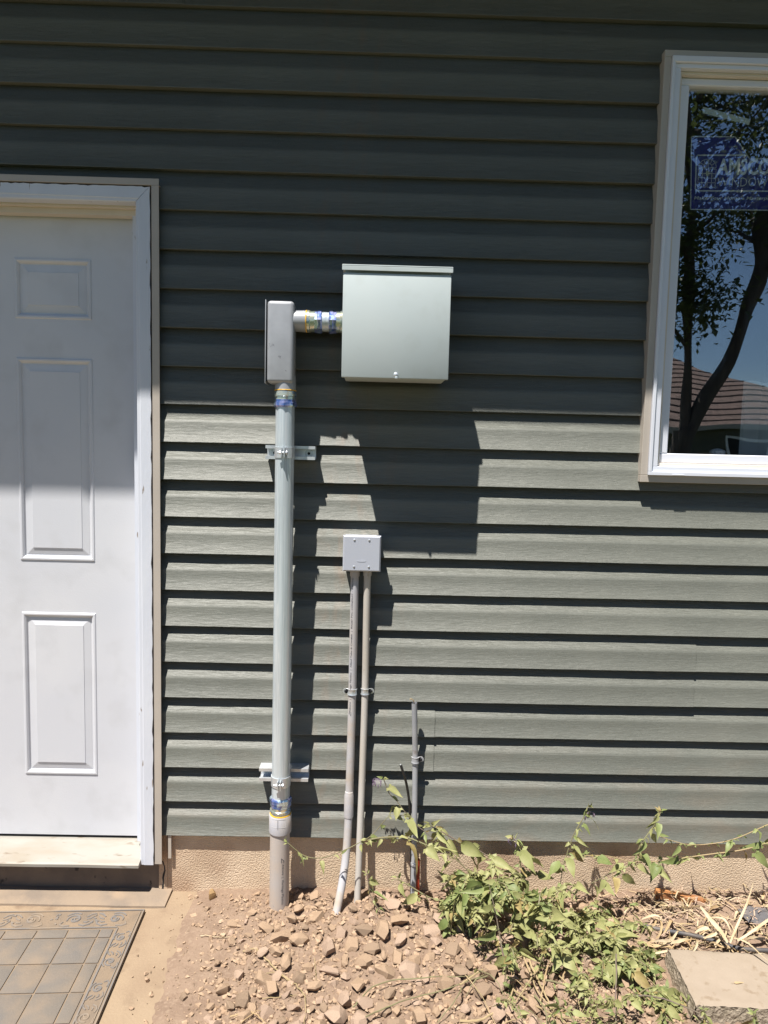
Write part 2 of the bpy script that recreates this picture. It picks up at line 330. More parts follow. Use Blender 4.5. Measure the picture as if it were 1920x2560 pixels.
class MB:
    def __init__(s): s.v, s.f, s.sm, s.mi = [], [], [], []
    def add(s, vs, fs, smooth=False, mi=0):
        b = len(s.v); s.v += [tuple(p) for p in vs]
        for f in fs:
            s.f.append([i + b for i in f]); s.sm.append(smooth); s.mi.append(mi)
        return s
    def box(s, x0, x1, y0, y1, z0, z1, mi=0):
        v = [(x, y, z) for z in (z0, z1) for y in (y0, y1) for x in (x0, x1)]
        return s.add(v, [(0, 2, 3, 1), (4, 5, 7, 6), (0, 1, 5, 4), (2, 6, 7, 3), (0, 4, 6, 2), (1, 3, 7, 5)], mi=mi)
    def rbox(s, x0, x1, y0, y1, z0, z1, r=0.003, seg=2, smooth=True):
        bm = bmesh.new(); bmesh.ops.create_cube(bm, size=1)
        for v in bm.verts:
            v.co = Vector(((x0 + x1) / 2 + v.co.x * (x1 - x0), (y0 + y1) / 2 + v.co.y * (y1 - y0), (z0 + z1) / 2 + v.co.z * (z1 - z0)))
        bmesh.ops.bevel(bm, geom=bm.edges[:], offset=r, segments=seg, affect='EDGES', profile=0.5)
        return s.bm(bm, smooth)
    def bm(s, bm, smooth=False):
        bm.verts.index_update()
        s.add([v.co[:] for v in bm.verts], [[v.index for v in f.verts] for f in bm.faces], smooth)
        bm.free(); return s
    def tube(s, pts, rad, seg=10, smooth=True, caps=True, flat=1.0):
        pts = [Vector(p) for p in pts]; n = len(pts)
        if not isinstance(rad, (list, tuple)): rad = [rad] * n
        t0 = (pts[1] - pts[0]).normalized()
        ref = Vector((0, 0, 1)) if abs(t0.z) < 0.9 else Vector((1, 0, 0))
        u = t0.cross(ref).normalized()
        vs, fs = [], []
        for i in range(n):
            t = (pts[min(i + 1, n - 1)] - pts[max(i - 1, 0)]).normalized()
            u = (u - t * u.dot(t)).normalized(); w = t.cross(u)
            for k in range(seg):
                a = 2 * math.pi * k / seg
                vs.append(pts[i] + rad[i] * (math.cos(a) * u + flat * math.sin(a) * w))
        for i in range(n - 1):
            for k in range(seg):
                a, b = i * seg + k, i * seg + (k + 1) % seg
                fs.append((a, b, b + seg, a + seg))
        s.add(vs, fs, smooth)
        if caps:
            b = len(s.v) - len(vs)
            s.f += [[b + k for k in range(seg)][::-1], [b + (n - 1) * seg + k for k in range(seg)]]
            s.sm += [False, False]; s.mi += [0, 0]
        return s
    def lathe(s, prof, origin, axis=(0, 0, 1), seg=32, smooth=True, hexa=False):
        ax = Vector(axis).normalized()
        ref = Vector((0, -1, 0)) if abs(ax.y) < 0.9 else Vector((1, 0, 0))
        u = (ref - ax * ref.dot(ax)).normalized(); w = ax.cross(u)
        o = Vector(origin); vs, fs = [], []
        for (r, h) in prof:
            for k in range(seg):
                a = 2 * math.pi * k / seg
                vs.append(o + ax * h + r * (math.cos(a) * u + math.sin(a) * w))
        n = len(prof)
        for i in range(n - 1):
            for k in range(seg):
                a, b = i * seg + k, i * seg + (k + 1) % seg
                fs.append((a, b, b + seg, a + seg))
        fs.append([k for k in range(seg)][::-1]); fs.append([(n - 1) * seg + k for k in range(seg)])
        return s.add(vs, fs, smooth)
    def prism(s, poly, y0, y1):                       # polygon in x, z extruded along y
        n = len(poly)
        v = [(x, y0, z) for x, z in poly] + [(x, y1, z) for x, z in poly]
        f = [list(range(n)), list(range(2 * n - 1, n - 1, -1))]
        f += [(i, i + n, (i + 1) % n + n, (i + 1) % n) for i in range(n)]
        return s.add(v, f)
    def build(s, name, m, parent=None, recalc=True, sharp=35):
        me = bpy.data.meshes.new(name)
        me.from_pydata(s.v, [], s.f)
        for mm in (m if isinstance(m, list) else [m]): me.materials.append(MT[mm] if isinstance(mm, str) else mm)
        me.polygons.foreach_set('use_smooth', s.sm); me.polygons.foreach_set('material_index', s.mi)
        if recalc:
            bm = bmesh.new(); bm.from_mesh(me); bmesh.ops.recalc_face_normals(bm, faces=bm.faces[:])
            bm.to_mesh(me); bm.free()
        if any(s.sm): me.set_sharp_from_angle(angle=R(sharp))
        me.update()
        return link(bpy.data.objects.new(name, me), parent)

def text_geo(txt, size, bold=0.0, shear=0.0, res=2):
    cu = bpy.data.curves.new('txt', 'FONT')
    cu.body, cu.size, cu.offset, cu.shear, cu.resolution_u = txt, size, bold, shear, res
    o = bpy.data.objects.new('txt', cu); col.objects.link(o)
    bpy.context.view_layer.update()
    dg = bpy.context.evaluated_depsgraph_get()
    me = o.evaluated_get(dg).to_mesh()
    v = [tuple(p.co) for p in me.vertices]; f = [list(p.vertices) for p in me.polygons]
    o.evaluated_get(dg).to_mesh_clear()
    bpy.data.objects.remove(o); bpy.data.curves.remove(cu)
    return v, f

def fit_text(v, x0, x1, y0, y1):
    a, b = min(p[0] for p in v), max(p[0] for p in v); c, d = min(p[1] for p in v), max(p[1] for p in v)
    return [(x0 + (p[0] - a) / (b - a) * (x1 - x0), y0 + (p[1] - c) / (d - c) * (y1 - y0)) for p in v]

def fbm(x, y, s, seed=0.0, oct=3):
    r, a = 0.0, 1.0
    for i in range(oct):
        r += a * mnoise.noise(Vector((x * s, y * s, seed + i * 7.3))); a *= 0.5; s *= 2.1
    return r

# ------------------------------------------------------------------ ground (structure)
PIPES = [(-0.265, -0.072, 0.05), (-0.09, -0.125, 0.03), (-0.021, -0.055, 0.02), (0.157, -0.045, 0.02)]
def smooth(a, b, t):
    t = max(0.0, min(1.0, (t - a) / (b - a))); return t * t * (3 - 2 * t)
def gz(x, y):
    z = -0.02 + 0.028 * smooth(-0.62, -0.47, x + 0.014 * fbm(x, y, 7, 3) + 0.01 * fbm(x, y, 30, 6) + 0.012 * smooth(-0.5, -0.2, y))
    d2 = ((x - 0.02) / 0.42) ** 2 + ((y + 0.16) / 0.2) ** 2
    z += 0.022 * math.exp(-d2)
    rough = smooth(-0.52, -0.25, x) * smooth(-2.2, -0.7, y)
    z += rough * (0.008 * fbm(x, y, 13, 1.0) + 0.008 * fbm(x, y, 48, 5.0, 2))
    z += smooth(-0.57, -0.45, x) * 0.004 * fbm(x, y, 40, 8.0, 2) * smooth(-2.2, -0.7, y)
    z += 0.02 * smooth(0.7, 0.9, x) * smooth(-0.3, -0.15, y)
    z -= 0.03 * smooth(-0.9, -1.6, y)
    return z
def axis(fine0, fine1, step, lo, hi):
    a = [fine0 + i * step for i in range(int((fine1 - fine0) / step) + 1)]
    s, p = step, a[-1]
    up_ = []
    while p < hi: s *= 1.25; p += s; up_.append(p)
    s, p = step, a[0]
    dn = []
    while p > lo: s *= 1.25; p -= s; dn.append(p)
    return dn[::-1] + a + up_
xs, ys = axis(-0.66, 1.36, 0.009, -90, 90), [y for y in axis(-0.62, 0.0, 0.009, -110, 0.0)]
ys = [y for y in ys if y <= 0.03] + [0.03]
g = MB(); W = len(xs)
g.add([(x, y, gz(x, y)) for y in ys for x in xs], [(j * W + i, j * W + i + 1, (j + 1) * W + i + 1, (j + 1) * W + i) for j in range(len(ys) - 1) for i in range(W - 1)], True)
ground = g.build('ground', 'ground', recalc=False, sharp=180)
tag(ground, 'bare reddish dirt along the house wall', kind='structure')
pad = MB()
px_, py_ = [-3.0 + i * 0.05 for i in range(48)] + [-0.632, -0.6, -0.55, -0.49], [-2.4 + i * 0.1 for i in range(23)] + [-0.1, -0.05, 0.021]
pw = len(px_)
def padz(x, y): return -0.0005 + 0.0016 * fbm(x, y, 5, 2.2)
pad.add([(x - (0.012 * fbm(0, y, 6, 4) if i == pw - 1 else 0), y, padz(x, y)) for y in py_ for i, x in enumerate(px_)],
        [(j * pw + i, j * pw + i + 1, (j + 1) * pw + i + 1, (j + 1) * pw + i) for j in range(len(py_) - 1) for i in range(pw - 1)], True)
pad.add([(px_[-1] - 0.012 * fbm(0, y, 6, 4), y, padz(px_[-1], y) * k - (1 - k) * 0.06) for y in py_ for k in (1, 0)],
        [(2 * j, 2 * j + 1, 2 * j + 3, 2 * j + 2) for j in range(len(py_) - 1)])
tag(pad.build('path', 'concrete', recalc=False), 'pale dusty concrete pad before the door', kind='structure')

# ------------------------------------------------------------------ the house
house = tag(empty('house', (0, 0.02, 0)), 'house wall clad in dark grey green lap siding over a tan foundation', 'house')
house.location = (0, 0, 0)
H, Z0, NC = 0.1143, 0.20, 25
XL, XR = -3.0, 3.0
DOOR = (-1.745, -0.664, 2.206)       # opening behind the j trim: left, right, top
WIN = (0.832, 1.80, 1.388, 2.61)
def depth(k): return 0.0195 if k % 2 == 0 else 0.0158
def prof(k, dz):                     # y of the siding face at height dz in course k
    P = [(0, 0.0008), (0.0015, 0.0), (0.012, 0.0013), (0.03, 0.0029), (0.048, 0.0034), (0.06, 0.0031), (0.0645, 0.0037), (0.069, 0.0056), (H, depth(k + 1))]
    for (a, ya), (b, yb) in zip(P, P[1:]):
        if dz <= b + 1e-9: return ya + (yb - ya) * (dz - a) / (b - a)
    return P[-1][1]
DZ = [0, 0.0015, 0.012, 0.03, 0.048, 0.06, 0.0645, 0.069, 0.09, H]
SEAM = {1: 0.2, 2: 1.022, 3: -2.1, 5: 2.4, 11: -0.592, 10: 0.45, 7: 2.2, 9: -1.9}
def wav(x, k): return 0.0011 * mnoise.noise(Vector((x * 2.3, k * 3.7, 1.0))) + 0.0006 * mnoise.noise(Vector((x * 7, k * 5.1, 4.0)))
for pr in range((NC + 1) // 2):
    cuts = sorted({XL, XR, DOOR[0], DOOR[1], WIN[0], WIN[1]} | ({SEAM[pr]} if pr in SEAM else set()))
    cells = []
    for k in (2 * pr, 2 * pr + 1):
        if k >= NC: continue
        zb = Z0 + k * H
        zc = sorted({zb, zb + H} | {z for z in (DOOR[2], WIN[2], WIN[3]) if zb < z < zb + H})
        for za, zt in zip(zc, zc[1:]):
            for xa, xb in zip(cuts, cuts[1:]):
                zm, xm = (za + zt) / 2, (xa + xb) / 2
                if DOOR[0] < xm < DOOR[1] and zm < DOOR[2]: continue
                if WIN[0] < xm < WIN[1] and WIN[2] < zm < WIN[3]: continue
                cells.append((k, za, zt, xa, xb))
    par = list(range(len(cells)))
    def find(i):
        while par[i] != i: i = par[i]
        return i
    for i, a in enumerate(cells):
        for j, b in enumerate(cells[:i]):
            side = abs(a[3] - b[4]) < 1e-6 or abs(a[4] - b[3]) < 1e-6
            seamed = pr in SEAM and (abs(a[3] - SEAM[pr]) < 1e-6 and side and abs(b[4] - SEAM[pr]) < 1e-6 or abs(a[4] - SEAM[pr]) < 1e-6 and abs(b[3] - SEAM[pr]) < 1e-6)
            if (side and abs(a[1] - b[1]) < 1e-6 and not seamed) or (abs(a[3] - b[3]) < 1e-6 and (abs(a[1] - b[2]) < 1e-6 or abs(a[2] - b[1]) < 1e-6)):
                par[find(i)] = find(j)
    comps = {}
    for i, cc in enumerate(cells): comps.setdefault(find(i), []).append(cc)
    for cs in comps.values():
        xmin, xmax = min(c[3] for c in cs), max(c[4] for c in cs)
        off = 0.0
        if pr in SEAM and xmax <= SEAM[pr] + 1e-6: off = -0.0022          # the lapping panel sits on top
        mb = MB()
        for (k, za, zt, xa, xb) in cs:
            zb = Z0 + k * H
            x1 = xb + (0.012 if pr in SEAM and abs(xb - SEAM[pr]) < 1e-6 and off else 0)
            x0 = xa
            n = max(2, int((x1 - x0) / 0.06))
            X = [x0 + (x1 - x0) * i / n for i in range(n + 1)]
            D = sorted({za - zb, zt - zb} | {d for d in DZ if za - zb < d < zt - zb})
            rows = []
            dk = (lambda d: 1 if d < 0.07 else (H - d) / (H - 0.07))
            if za - zb < 1e-6: rows.append([(x, 0.03 + off, zb + 0.0004) for x in X])
            for d in D: rows.append([(x, prof(k, d) + off + wav(x, k) * dk(d), zb + d + 0.0008 * mnoise.noise(Vector((x * 1.7, k * 2.0, 9))) * (1 if d < 0.002 else 0)) for x in X])
            vs = [p for r in rows for p in r]; w = n + 1
            mb.add(vs, [(j * w + i, j * w + i + 1, (j + 1) * w + i + 1, (j + 1) * w + i) for j in range(len(rows) - 1) for i in range(n)], True)
            if off:                                                          # cut end of the lapping panel
                e = [(x1, prof(k, d) + off + wav(x1, k) * dk(d), zb + d) for d in D]
                mb.add(e + [(p[0], p[1] + 0.004, p[2]) for p in e], [(i, i + 1, i + 1 + len(e), i + len(e)) for i in range(len(e) - 1)])
        mb.build('siding_panel', 'siding', house, recalc=False, sharp=25)

b = MB()                                                                     # sheathing behind the siding
for (x0, x1, z0, z1) in [(XL, DOOR[0], 0.16, 3.05), (DOOR[0], DOOR[1], DOOR[2], 3.05), (DOOR[1], WIN[0] + 0.03, 0.16, 3.05),
                         (WIN[0] + 0.03, WIN[1] - 0.03, 0.16, WIN[2] + 0.03), (WIN[0] + 0.03, WIN[1] - 0.03, WIN[3] - 0.03, 3.05), (WIN[1] - 0.03, XR, 0.16, 3.05)]:
    b.box(x0, x1, 0.034, 0.12, z0, z1)
b.build('sheathing', 'backing', house)
f = MB()                                                                     # stuccoed foundation
nx, nz_ = 190, 14
fx = [-0.64 + (XR + 0.64) * i / nx for i in range(nx + 1)]
fz = [-0.25 + 0.447 * j / nz_ for j in range(nz_ + 1)]
f.add([(x, 0.0185 + 0.0018 * fbm(x, z, 6, 1) + 0.0009 * fbm(x, z, 40, 2), z) for z in fz for x in fx],
      [(j * (nx + 1) + i, j * (nx + 1) + i + 1, (j + 1) * (nx + 1) + i + 1, (j + 1) * (nx + 1) + i) for j in range(nz_) for i in range(nx)], True)
f.box(-0.64, XR, 0.026, 0.12, -0.25, 0.195)
f.build('foundation', 'stucco', house, recalc=False)
s = MB(); s.box(XL, -0.641, 0.022, 0.14, -0.2, 0.098)
s.build('door_step', 'stepface', house)
led = MB(); n = 60
for i in range(n + 1):
    x = -3.0 + 2.375 * i / n; w = 0.004 * fbm(x, 0, 5, 3)
    led.v += [(x, 0.0215, 0.0085), (x, -0.03, 0.0075 + w * 0.3), (x, -0.066 + w, 0.0055), (x, -0.071 + w, -0.02)]
for i in range(n):
    for k in range(3): led.f.append([i * 4 + k, i * 4 + k + 1, i * 4 + 5 + k, i * 4 + 4 + k]); led.sm.append(False); led.mi.append(0)
led.add(led.v[-4:], [(0, 1, 2, 3)])
led.build('step_ledge', 'ledge', house)
# eave: soffit, fascia and the edge of the roof
OV, ZE = 0.45, 1.568 + 3.17 * 0.45
e = MB(); e.box(XL - 0.6, XR + 0.6, -OV + 0.025, 0.034, ZE + 0.006, ZE + 0.02); e.build('soffit', 'soffit', house)
e = MB(); e.box(XL - 0.6, XR + 0.6, -OV, -OV + 0.022, ZE, ZE + 0.17); e.build('fascia', 'soffit', house)
e = MB(); e.add([(x, y, z) for x in (XL - 0.7, XR + 0.7) for (y, z) in ((-OV - 0.03, ZE + 0.175), (3.5, ZE + 1.6), (3.5, ZE + 1.64), (-OV - 0.03, ZE + 0.2))],
      [(0, 1, 5, 4), (1, 2, 6, 5), (2, 3, 7, 6), (3, 0, 4, 7), (0, 3, 2, 1), (4, 5, 6, 7)])
e.build('roof', 'roof', house)

# --- door
DX0, DX1, DZ0, DZ1, DY = -1.668, -0.752, 0.1475, 2.146, 0.088
door = MB()
PAN = []
for (x0, x1) in ((-1.53, -1.294), (-1.126, -0.888)):
    for (z0, z1) in ((1.829, 2.012), (1.069, 1.709), (0.356, 0.9)): PAN.append((x0, x1, z0, z1))
XS = sorted({DX0, DX1} | {p[0] for p in PAN} | {p[1] for p in PAN}); ZS = sorted({DZ0, DZ1} | {p[2] for p in PAN} | {p[3] for p in PAN})
for xa, xb in zip(XS, XS[1:]):
    for za, zb in zip(ZS, ZS[1:]):
        if any(p[0] <= xa and xb <= p[1] and p[2] <= za and zb <= p[3] for p in PAN): continue
        door.add([(xa, DY, za), (xb, DY, za), (xb, DY, zb), (xa, DY, zb)], [(0, 1, 2, 3)])
door.box(DX0, DX1, DY + 0.012, DY + 0.04, DZ0, DZ1)
for (x0, x1, z0, z1) in ((DX0, DX1, DZ0, DZ0), (DX0, DX1, DZ1, DZ1)):
    door.add([(x0, DY, z0), (x1, DY, z0), (x1, DY + 0.012, z0), (x0, DY + 0.012, z0)], [(0, 1, 2, 3)])
for x in (DX0, DX1): door.add([(x, DY, DZ0), (x, DY, DZ1), (x, DY + 0.012, DZ1), (x, DY + 0.012, DZ0)], [(0, 1, 2, 3)])
dobj = door.build('door', 'door', house, recalc=False)
for (x0, x1, z0, z1) in PAN:
    rings = [(0, 0), (0.003, -0.0028), (0.008, -0.003), (0.013, 0.0008), (0.0155, 0.0052), (0.019, 0.0056), (0.0205, 0.0048), (0.0405, 0.0012), (0.0415, -0.0004)]
    mb = MB(); vs, fs = [], []
    for (i, d) in rings: vs += [(x0 + i, DY + d, z0 + i), (x1 - i, DY + d, z0 + i), (x1 - i, DY + d, z1 - i), (x0 + i, DY + d, z1 - i)]
    for r in range(len(rings) - 1):
        for k in range(4): fs.append((4 * r + k, 4 * r + (k + 1) % 4, 4 * r + 4 + (k + 1) % 4, 4 * r + 4 + k))
    r = 4 * (len(rings) - 1); fs.append((r, r + 1, r + 2, r + 3))
    mb.add(vs, fs).build('raised_panel', 'door', dobj, recalc=False)
def casing(parts_name, pts_in, pts_out, y0, y1, m, jag=0.0, seed=0, bead=0.011, n=90):
    """a moulded board between an inner and an outer line, its outer edge chipped by jag"""
    mb = MB(); a, b_ = Vector(pts_in[0]), Vector(pts_in[1]); c, d = Vector(pts_out[0]), Vector(pts_out[1])
    vs, rows = [], 7
    for i in range(n + 1):
        t = i / n
        pi_, po = a.lerp(b_, t), c.lerp(d, t)
        w = (po - pi_).length; u = (po - pi_).normalized()
        ch = jag * max(0.0, fbm(t * 11, seed, 4, seed, 4) + 0.15)
        for (q, y) in ((0, y1), (0, y0 + 0.004), (0.003, y0 + 0.002), (bead, y0 + 0.0015), (bead + 0.0035, y0), (w - ch, y0), (w - ch, y1)):
            p = pi_ + u * q
            vs.append((p.x, y, p.y))
    mb.add(vs, [(i * rows + k, i * rows + k + 1, (i + 1) * rows + k + 1, (i + 1) * rows + k) for i in range(n) for k in range(rows - 1)])
    mb.add(vs[:rows], [list(range(rows))]); mb.add(vs[-rows:], [list(range(rows))])
    return mb.build(parts_name, m, dobj)
CI, CO, CT, CIT = -0.7195, -0.6765, 2.2025, 2.1572
casing('side_casing', [(CI, 0.106), (CI, CIT)], [(CO, 0.106), (CO, CT)], -0.010, 0.03, 'casing', 0.005, 3)
casing('side_casing', [(-1.70, 0.106), (-1.70, CIT)], [(-1.743, 0.106), (-1.743, CT)], -0.010, 0.03, 'casing', 0.005, 5)
casing('head_casing', [(-1.70, CIT + 0.0012), (CI - 0.001, CIT + 0.0012)], [(-1.743, CT), (CO - 0.0012, CT)], -0.0098, 0.03, 'casing', 0.006, 8)
j = MB(); j.box(-0.7225, -0.668, 0.031, 0.13, 0.11, 2.19); j.build('jamb', 'casing', dobj)
j = MB(); j.box(-1.76, -1.70, 0.031, 0.13, 0.11, 2.19); j.build('jamb', 'casing', dobj)
j = MB(); j.box(-1.70, -0.7225, 0.0305, 0.128, 2.153, 2.19); j.build('head_jamb', 'jamb', dobj)
j = MB(); j.box(-1.70, -0.7228, 0.05, 0.084, 2.136, 2.1528); j.build('door_stop', 'jamb', dobj)
j = MB(); j.box(-0.748, -0.7228, 0.05, 0.084, 0.15, 2.1358); j.build('door_stop', 'casing', dobj)
j = MB(); j.box(-1.70, -0.7225, 0.0945, 0.12, 0.138, 0.1472); j.build('door_sweep', 'dark', dobj)  # black strip standing in for the shade in the gap under the door
j = MB(); j.box(-0.6764, -0.6735, -0.004, 0.03, 0.11, 2.2055); j.box(-1.74, -0.6765, -0.004, 0.03, 2.2027, 2.2055); j.build('raw_edge', 'raw', dobj)  # dark brown strip filling the gap between casing and j trim
t = MB(); n = 40                                                              # sloped sill, its nose worn
for i in range(n + 1):
    x = -1.72 + (1.0015) * i / n
    w = 0.002 * fbm(x, 0, 6, 3)
    t.v += [(x, 0.1, 0.1375), (x, 0.075, 0.1368), (x, -0.024 + w, 0.119), (x, -0.03 + w, 0.1155), (x, -0.03 + w, 0.1065), (x, 0.1, 0.1)]
for i in range(n):
    for k in range(5): t.f.append([i * 6 + k, i * 6 + k + 1, i * 6 + 7 + k, i * 6 + 6 + k]); t.sm.append(False); t.mi.append(0)
t.add(t.v[-6:], [list(range(6))]); t.build('threshold', 'sill', dobj)
# --- beige j channel round the door
JF = -0.0135
j = MB(); j.box(-0.6712, -0.6495, JF, JF + 0.0025, 0.112, 2.2045); j.box(-0.6715, -0.6695, JF + 0.0025, 0.03, 0.112, 2.2045)
j.build('side_trim', 'trim', house)
j = MB(); j.box(-1.77, -0.6495, JF - 0.0004, JF + 0.0022, 2.205, 2.2235); j.box(-1.77, -0.6495, JF + 0.0022, 0.03, 2.2055, 2.2075); j.build('head_trim', 'trim', house)
j = MB(); j.box(-1.77, -1.7485, JF, JF + 0.0025, 0.112, 2.2045); j.build('side_trim', 'trim', house)
j = MB(); j.box(-0.634, -0.6245, 0.004, 0.0065, 0.121, 0.199); j.box(-0.6265, -0.6245, 0.0065, 0.014, 0.121, 0.199); j.build('trim_tail', 'trim', house)
ck = MB(); pth = [(-0.655, 0.104), (-0.6495, 0.086), (-0.648, 0.072), (-0.651, 0.06), (-0.6535, 0.046), (-0.6525, 0.03), (-0.656, 0.008)]
ck.add([(x + d + 0.0015 * rnd.uniform(-1, 1), 0.0168, z) for x, z in pth for d in (-0.0028, 0.0022)], [(2 * i, 2 * i + 1, 2 * i + 3, 2 * i + 2) for i in range(len(pth) - 1)])
s2 = MB(); s2.box(-0.668, -0.6405, 0.0172, 0.033, -0.1, 0.1985); s2.build('corner_patch', 'stucco', house)
ck.build('crack', 'dark', house)

# --- window
win = link(bpy.data.objects.new('window', None), house)
WX0, WX1, WZ0, WZ1 = 0.8155, 1.8165, 1.3705, 2.6245
def ring(name, m, x0, x1, z0, z1, wl, wb, wt, y0, y1, parent, seg=0.0012):
    mb = MB()
    mb.rbox(x0, x0 + wl, y0, y1, z0 + wb, z1 - wt, seg, 1); mb.rbox(x1 - wl, x1, y0, y1, z0 + wb, z1 - wt, seg, 1)
    mb.rbox(x0, x1, y0, y1, z0, z0 + wb, seg, 1); mb.rbox(x0, x1, y0, y1, z1 - wt, z1, seg, 1)
    return mb.build(name, m, parent)
ring('window_trim', 'trim', WX0, WX1, WZ0, WZ1, 0.0205, 0.0215, 0.019, -0.0215, 0.03, win)
ring('outer_frame', 'vinyl', 0.8362, 1.7958, 1.3922, 2.6053, 0.0095, 0.0115, 0.0175, -0.031, 0.03, win)
ring('outer_frame', 'vinyl', 0.846, 1.786, 1.404, 2.5875, 0.019, 0.0155, 0.0125, -0.0225, 0.032, win)
ring('sash_stop', 'jamb', 0.8652, 1.7668, 1.4197, 2.5748, 0.0115, 0.0105, 0.0085, -0.004, 0.06, win)
ring('sash', 'vinyl', 0.877, 1.755, 1.4305, 2.566, 0.0305, 0.0292, 0.0215, 0.012, 0.06, win, 0.003)
gp = MB(); gp.box(0.9, 1.73, 0.03, 0.0335, 1.45, 2.55); gp.build('glass_pane', 'glass', win)
wh = MB(); wh.rbox(0.908, 0.945, -0.0325, -0.031, 1.3935, 1.3975, 0.0006, 1); wh.build('weep_hole', 'vinyl', win)
# room behind the pane
rm = MB()
rm.box(0.3, 2.6, 2.6, 2.65, 0.6, 2.9); rm.box(0.25, 0.3, 0.121, 2.6, 0.6, 2.9); rm.box(2.6, 2.65, 0.121, 2.6, 0.6, 2.9)
rm.box(0.3, 2.6, 0.121, 2.6, 2.9, 2.95); rm.box(0.3, 2.6, 0.121, 2.6, 0.55, 0.6)
rm.build('interior_room', 'room', house)

# ------------------------------------------------------------------ things on the window
SY = 0.0362
st = tag(empty('window_sticker', (0.932, SY, 2.2)), 'navy blue window sticker with pale lettering and arched window drawing', 'sticker')
def flat(poly, y): return MB().add([(x - 0.932, y - SY, z - 2.2) for x, z in poly], [list(range(len(poly)))[::-1]])
flat([(0.932, 2.41), (1.064, 2.4135), (1.112, 2.351), (1.33, 2.358), (1.33, 2.206), (0.943, 2.1985)], SY + 0.0006).build('sheet', 'navy', st, recalc=False)
def stroke(pts, w, y, closed=False):
    mb = MB(); n = len(pts)
    for i in range(n if closed else n - 1):
        a, b_ = Vector(pts[i]), Vector(pts[(i + 1) % n]); d = (b_ - a).normalized(); q = Vector((-d.y, d.x)) * w / 2
        a, b_ = a - d * w * 0.3, b_ + d * w * 0.3
        mb.add([(p.x - 0.932, y - SY, p.y - 2.2) for p in (a + q, a - q, b_ - q, b_ + q)], [(0, 1, 2, 3)])
    return mb
stroke([(0.932, 2.41), (1.064, 2.4135), (1.112, 2.351), (1.33, 2.358), (1.33, 2.206), (0.943, 2.1985)], 0.0026, SY, True).build('border', 'sticker', st, recalc=False)
stroke([(1.104, 2.3615), (0.955, 2.357), (0.9505, 2.352), (0.9535, 2.259), (0.958, 2.2535), (1.325, 2.2625)], 0.0035, SY, False).build('badge_line', 'sticker', st, recalc=False)
ic = MB()
def icon(pts, w=0.0014):
    q = stroke(pts, w, SY); ic.add(q.v, q.f)
cx, zA = 0.9862, 2.322
for sgn in (-1, 1):
    for rr in (0.0245, 0.012):
        icon([(cx + sgn * (0.002 + rr * math.cos(R(a))), zA + rr * math.sin(R(a))) for a in range(0, 91, 15)])
    icon([(cx + sgn * 0.002, zA), (cx + sgn * 0.0265, zA)]); icon([(cx + sgn * 0.002, zA), (cx + sgn * 0.002, zA + 0.0245)])
    for a in (35, 65): icon([(cx + sgn * (0.002 + 0.012 * math.cos(R(a))), zA + 0.012 * math.sin(R(a))), (cx + sgn * (0.002 + 0.0245 * math.cos(R(a))), zA + 0.0245 * math.sin(R(a)))])
    for xx in (0.002, 0.0145, 0.0265): icon([(cx + sgn * xx, zA - 0.004), (cx + sgn * xx, zA - 0.057)])
    for kk in range(5): icon([(cx + sgn * 0.002, zA - 0.004 - kk * 0.01325), (cx + sgn * 0.0265, zA - 0.004 - kk * 0.01325)])
ic.build('window_drawing', 'sticker', st, recalc=False)
for nm, txt, box_, bold, sh in (('heading', 'AMSCO', (1.0165, 1.178, 2.2995, 2.348), 0.028, 0), ('subheading', 'WINDOWS', (1.0185, 1.187, 2.2665, 2.2925), -0.012, 0),
                                ('slogan', 'Make Your Home a Masterpiece', (0.951, 1.205, 2.2245, 2.2375), 0.012, 0.18)):
    v, fc = text_geo(txt, 1.0, bold, sh)
    v = fit_text(v, *box_)
    MB().add([(x - 0.932, 0, z + (x - 0.95) * 0.025 - 2.2) for x, z in v], [q[::-1] for q in fc]).build(nm, 'sticker', st, recalc=False)
tp = MB().add([(0.9605, 0.0355, 2.4963), (0.9601, 0.0355, 2.4783), (1.1033, 0.0355, 2.448), (1.1069, 0.0355, 2.4647)], [(0, 1, 2, 3)])
tp.add([(0.9605, 0.0359, 2.4963), (0.9601, 0.0359, 2.4783), (1.1033, 0.0359, 2.448), (1.1069, 0.0359, 2.4647)], [(3, 2, 1, 0)])
tag(tp.build('tape_strip', 'tape', None, recalc=False), 'slanting strip of clear tape near the top of the pane', 'tape')
cu = MB(); n = 24
for i in range(n + 1):
    x = 1.205 + 0.35 * i / n; y = 0.16 + 0.008 * math.sin(i * 1.3)
    cu.v += [(x, y, 1.42), (x, y, 1.70 + 0.004 * math.sin(i))]
for i in range(n): cu.f.append([2 * i, 2 * i + 2, 2 * i + 3, 2 * i + 1]); cu.sm.append(True); cu.mi.append(0)
tag(cu.build('curtain', 'curtain', None, recalc=False), 'pale sheet hanging inside at the lower right of the window', 'curtain')
cp = MB().lathe([(0.02, 0), (0.02, 0.03), (0.0235, 0.032), (0.0235, 0.041), (0.012, 0.047), (0.001, 0.049)], (1.098, 0.085, 1.4305), seg=10, smooth=False)
tag(cp.build('jar', 'vinyl'), 'small white lidded jar on the inner window ledge', 'jar')

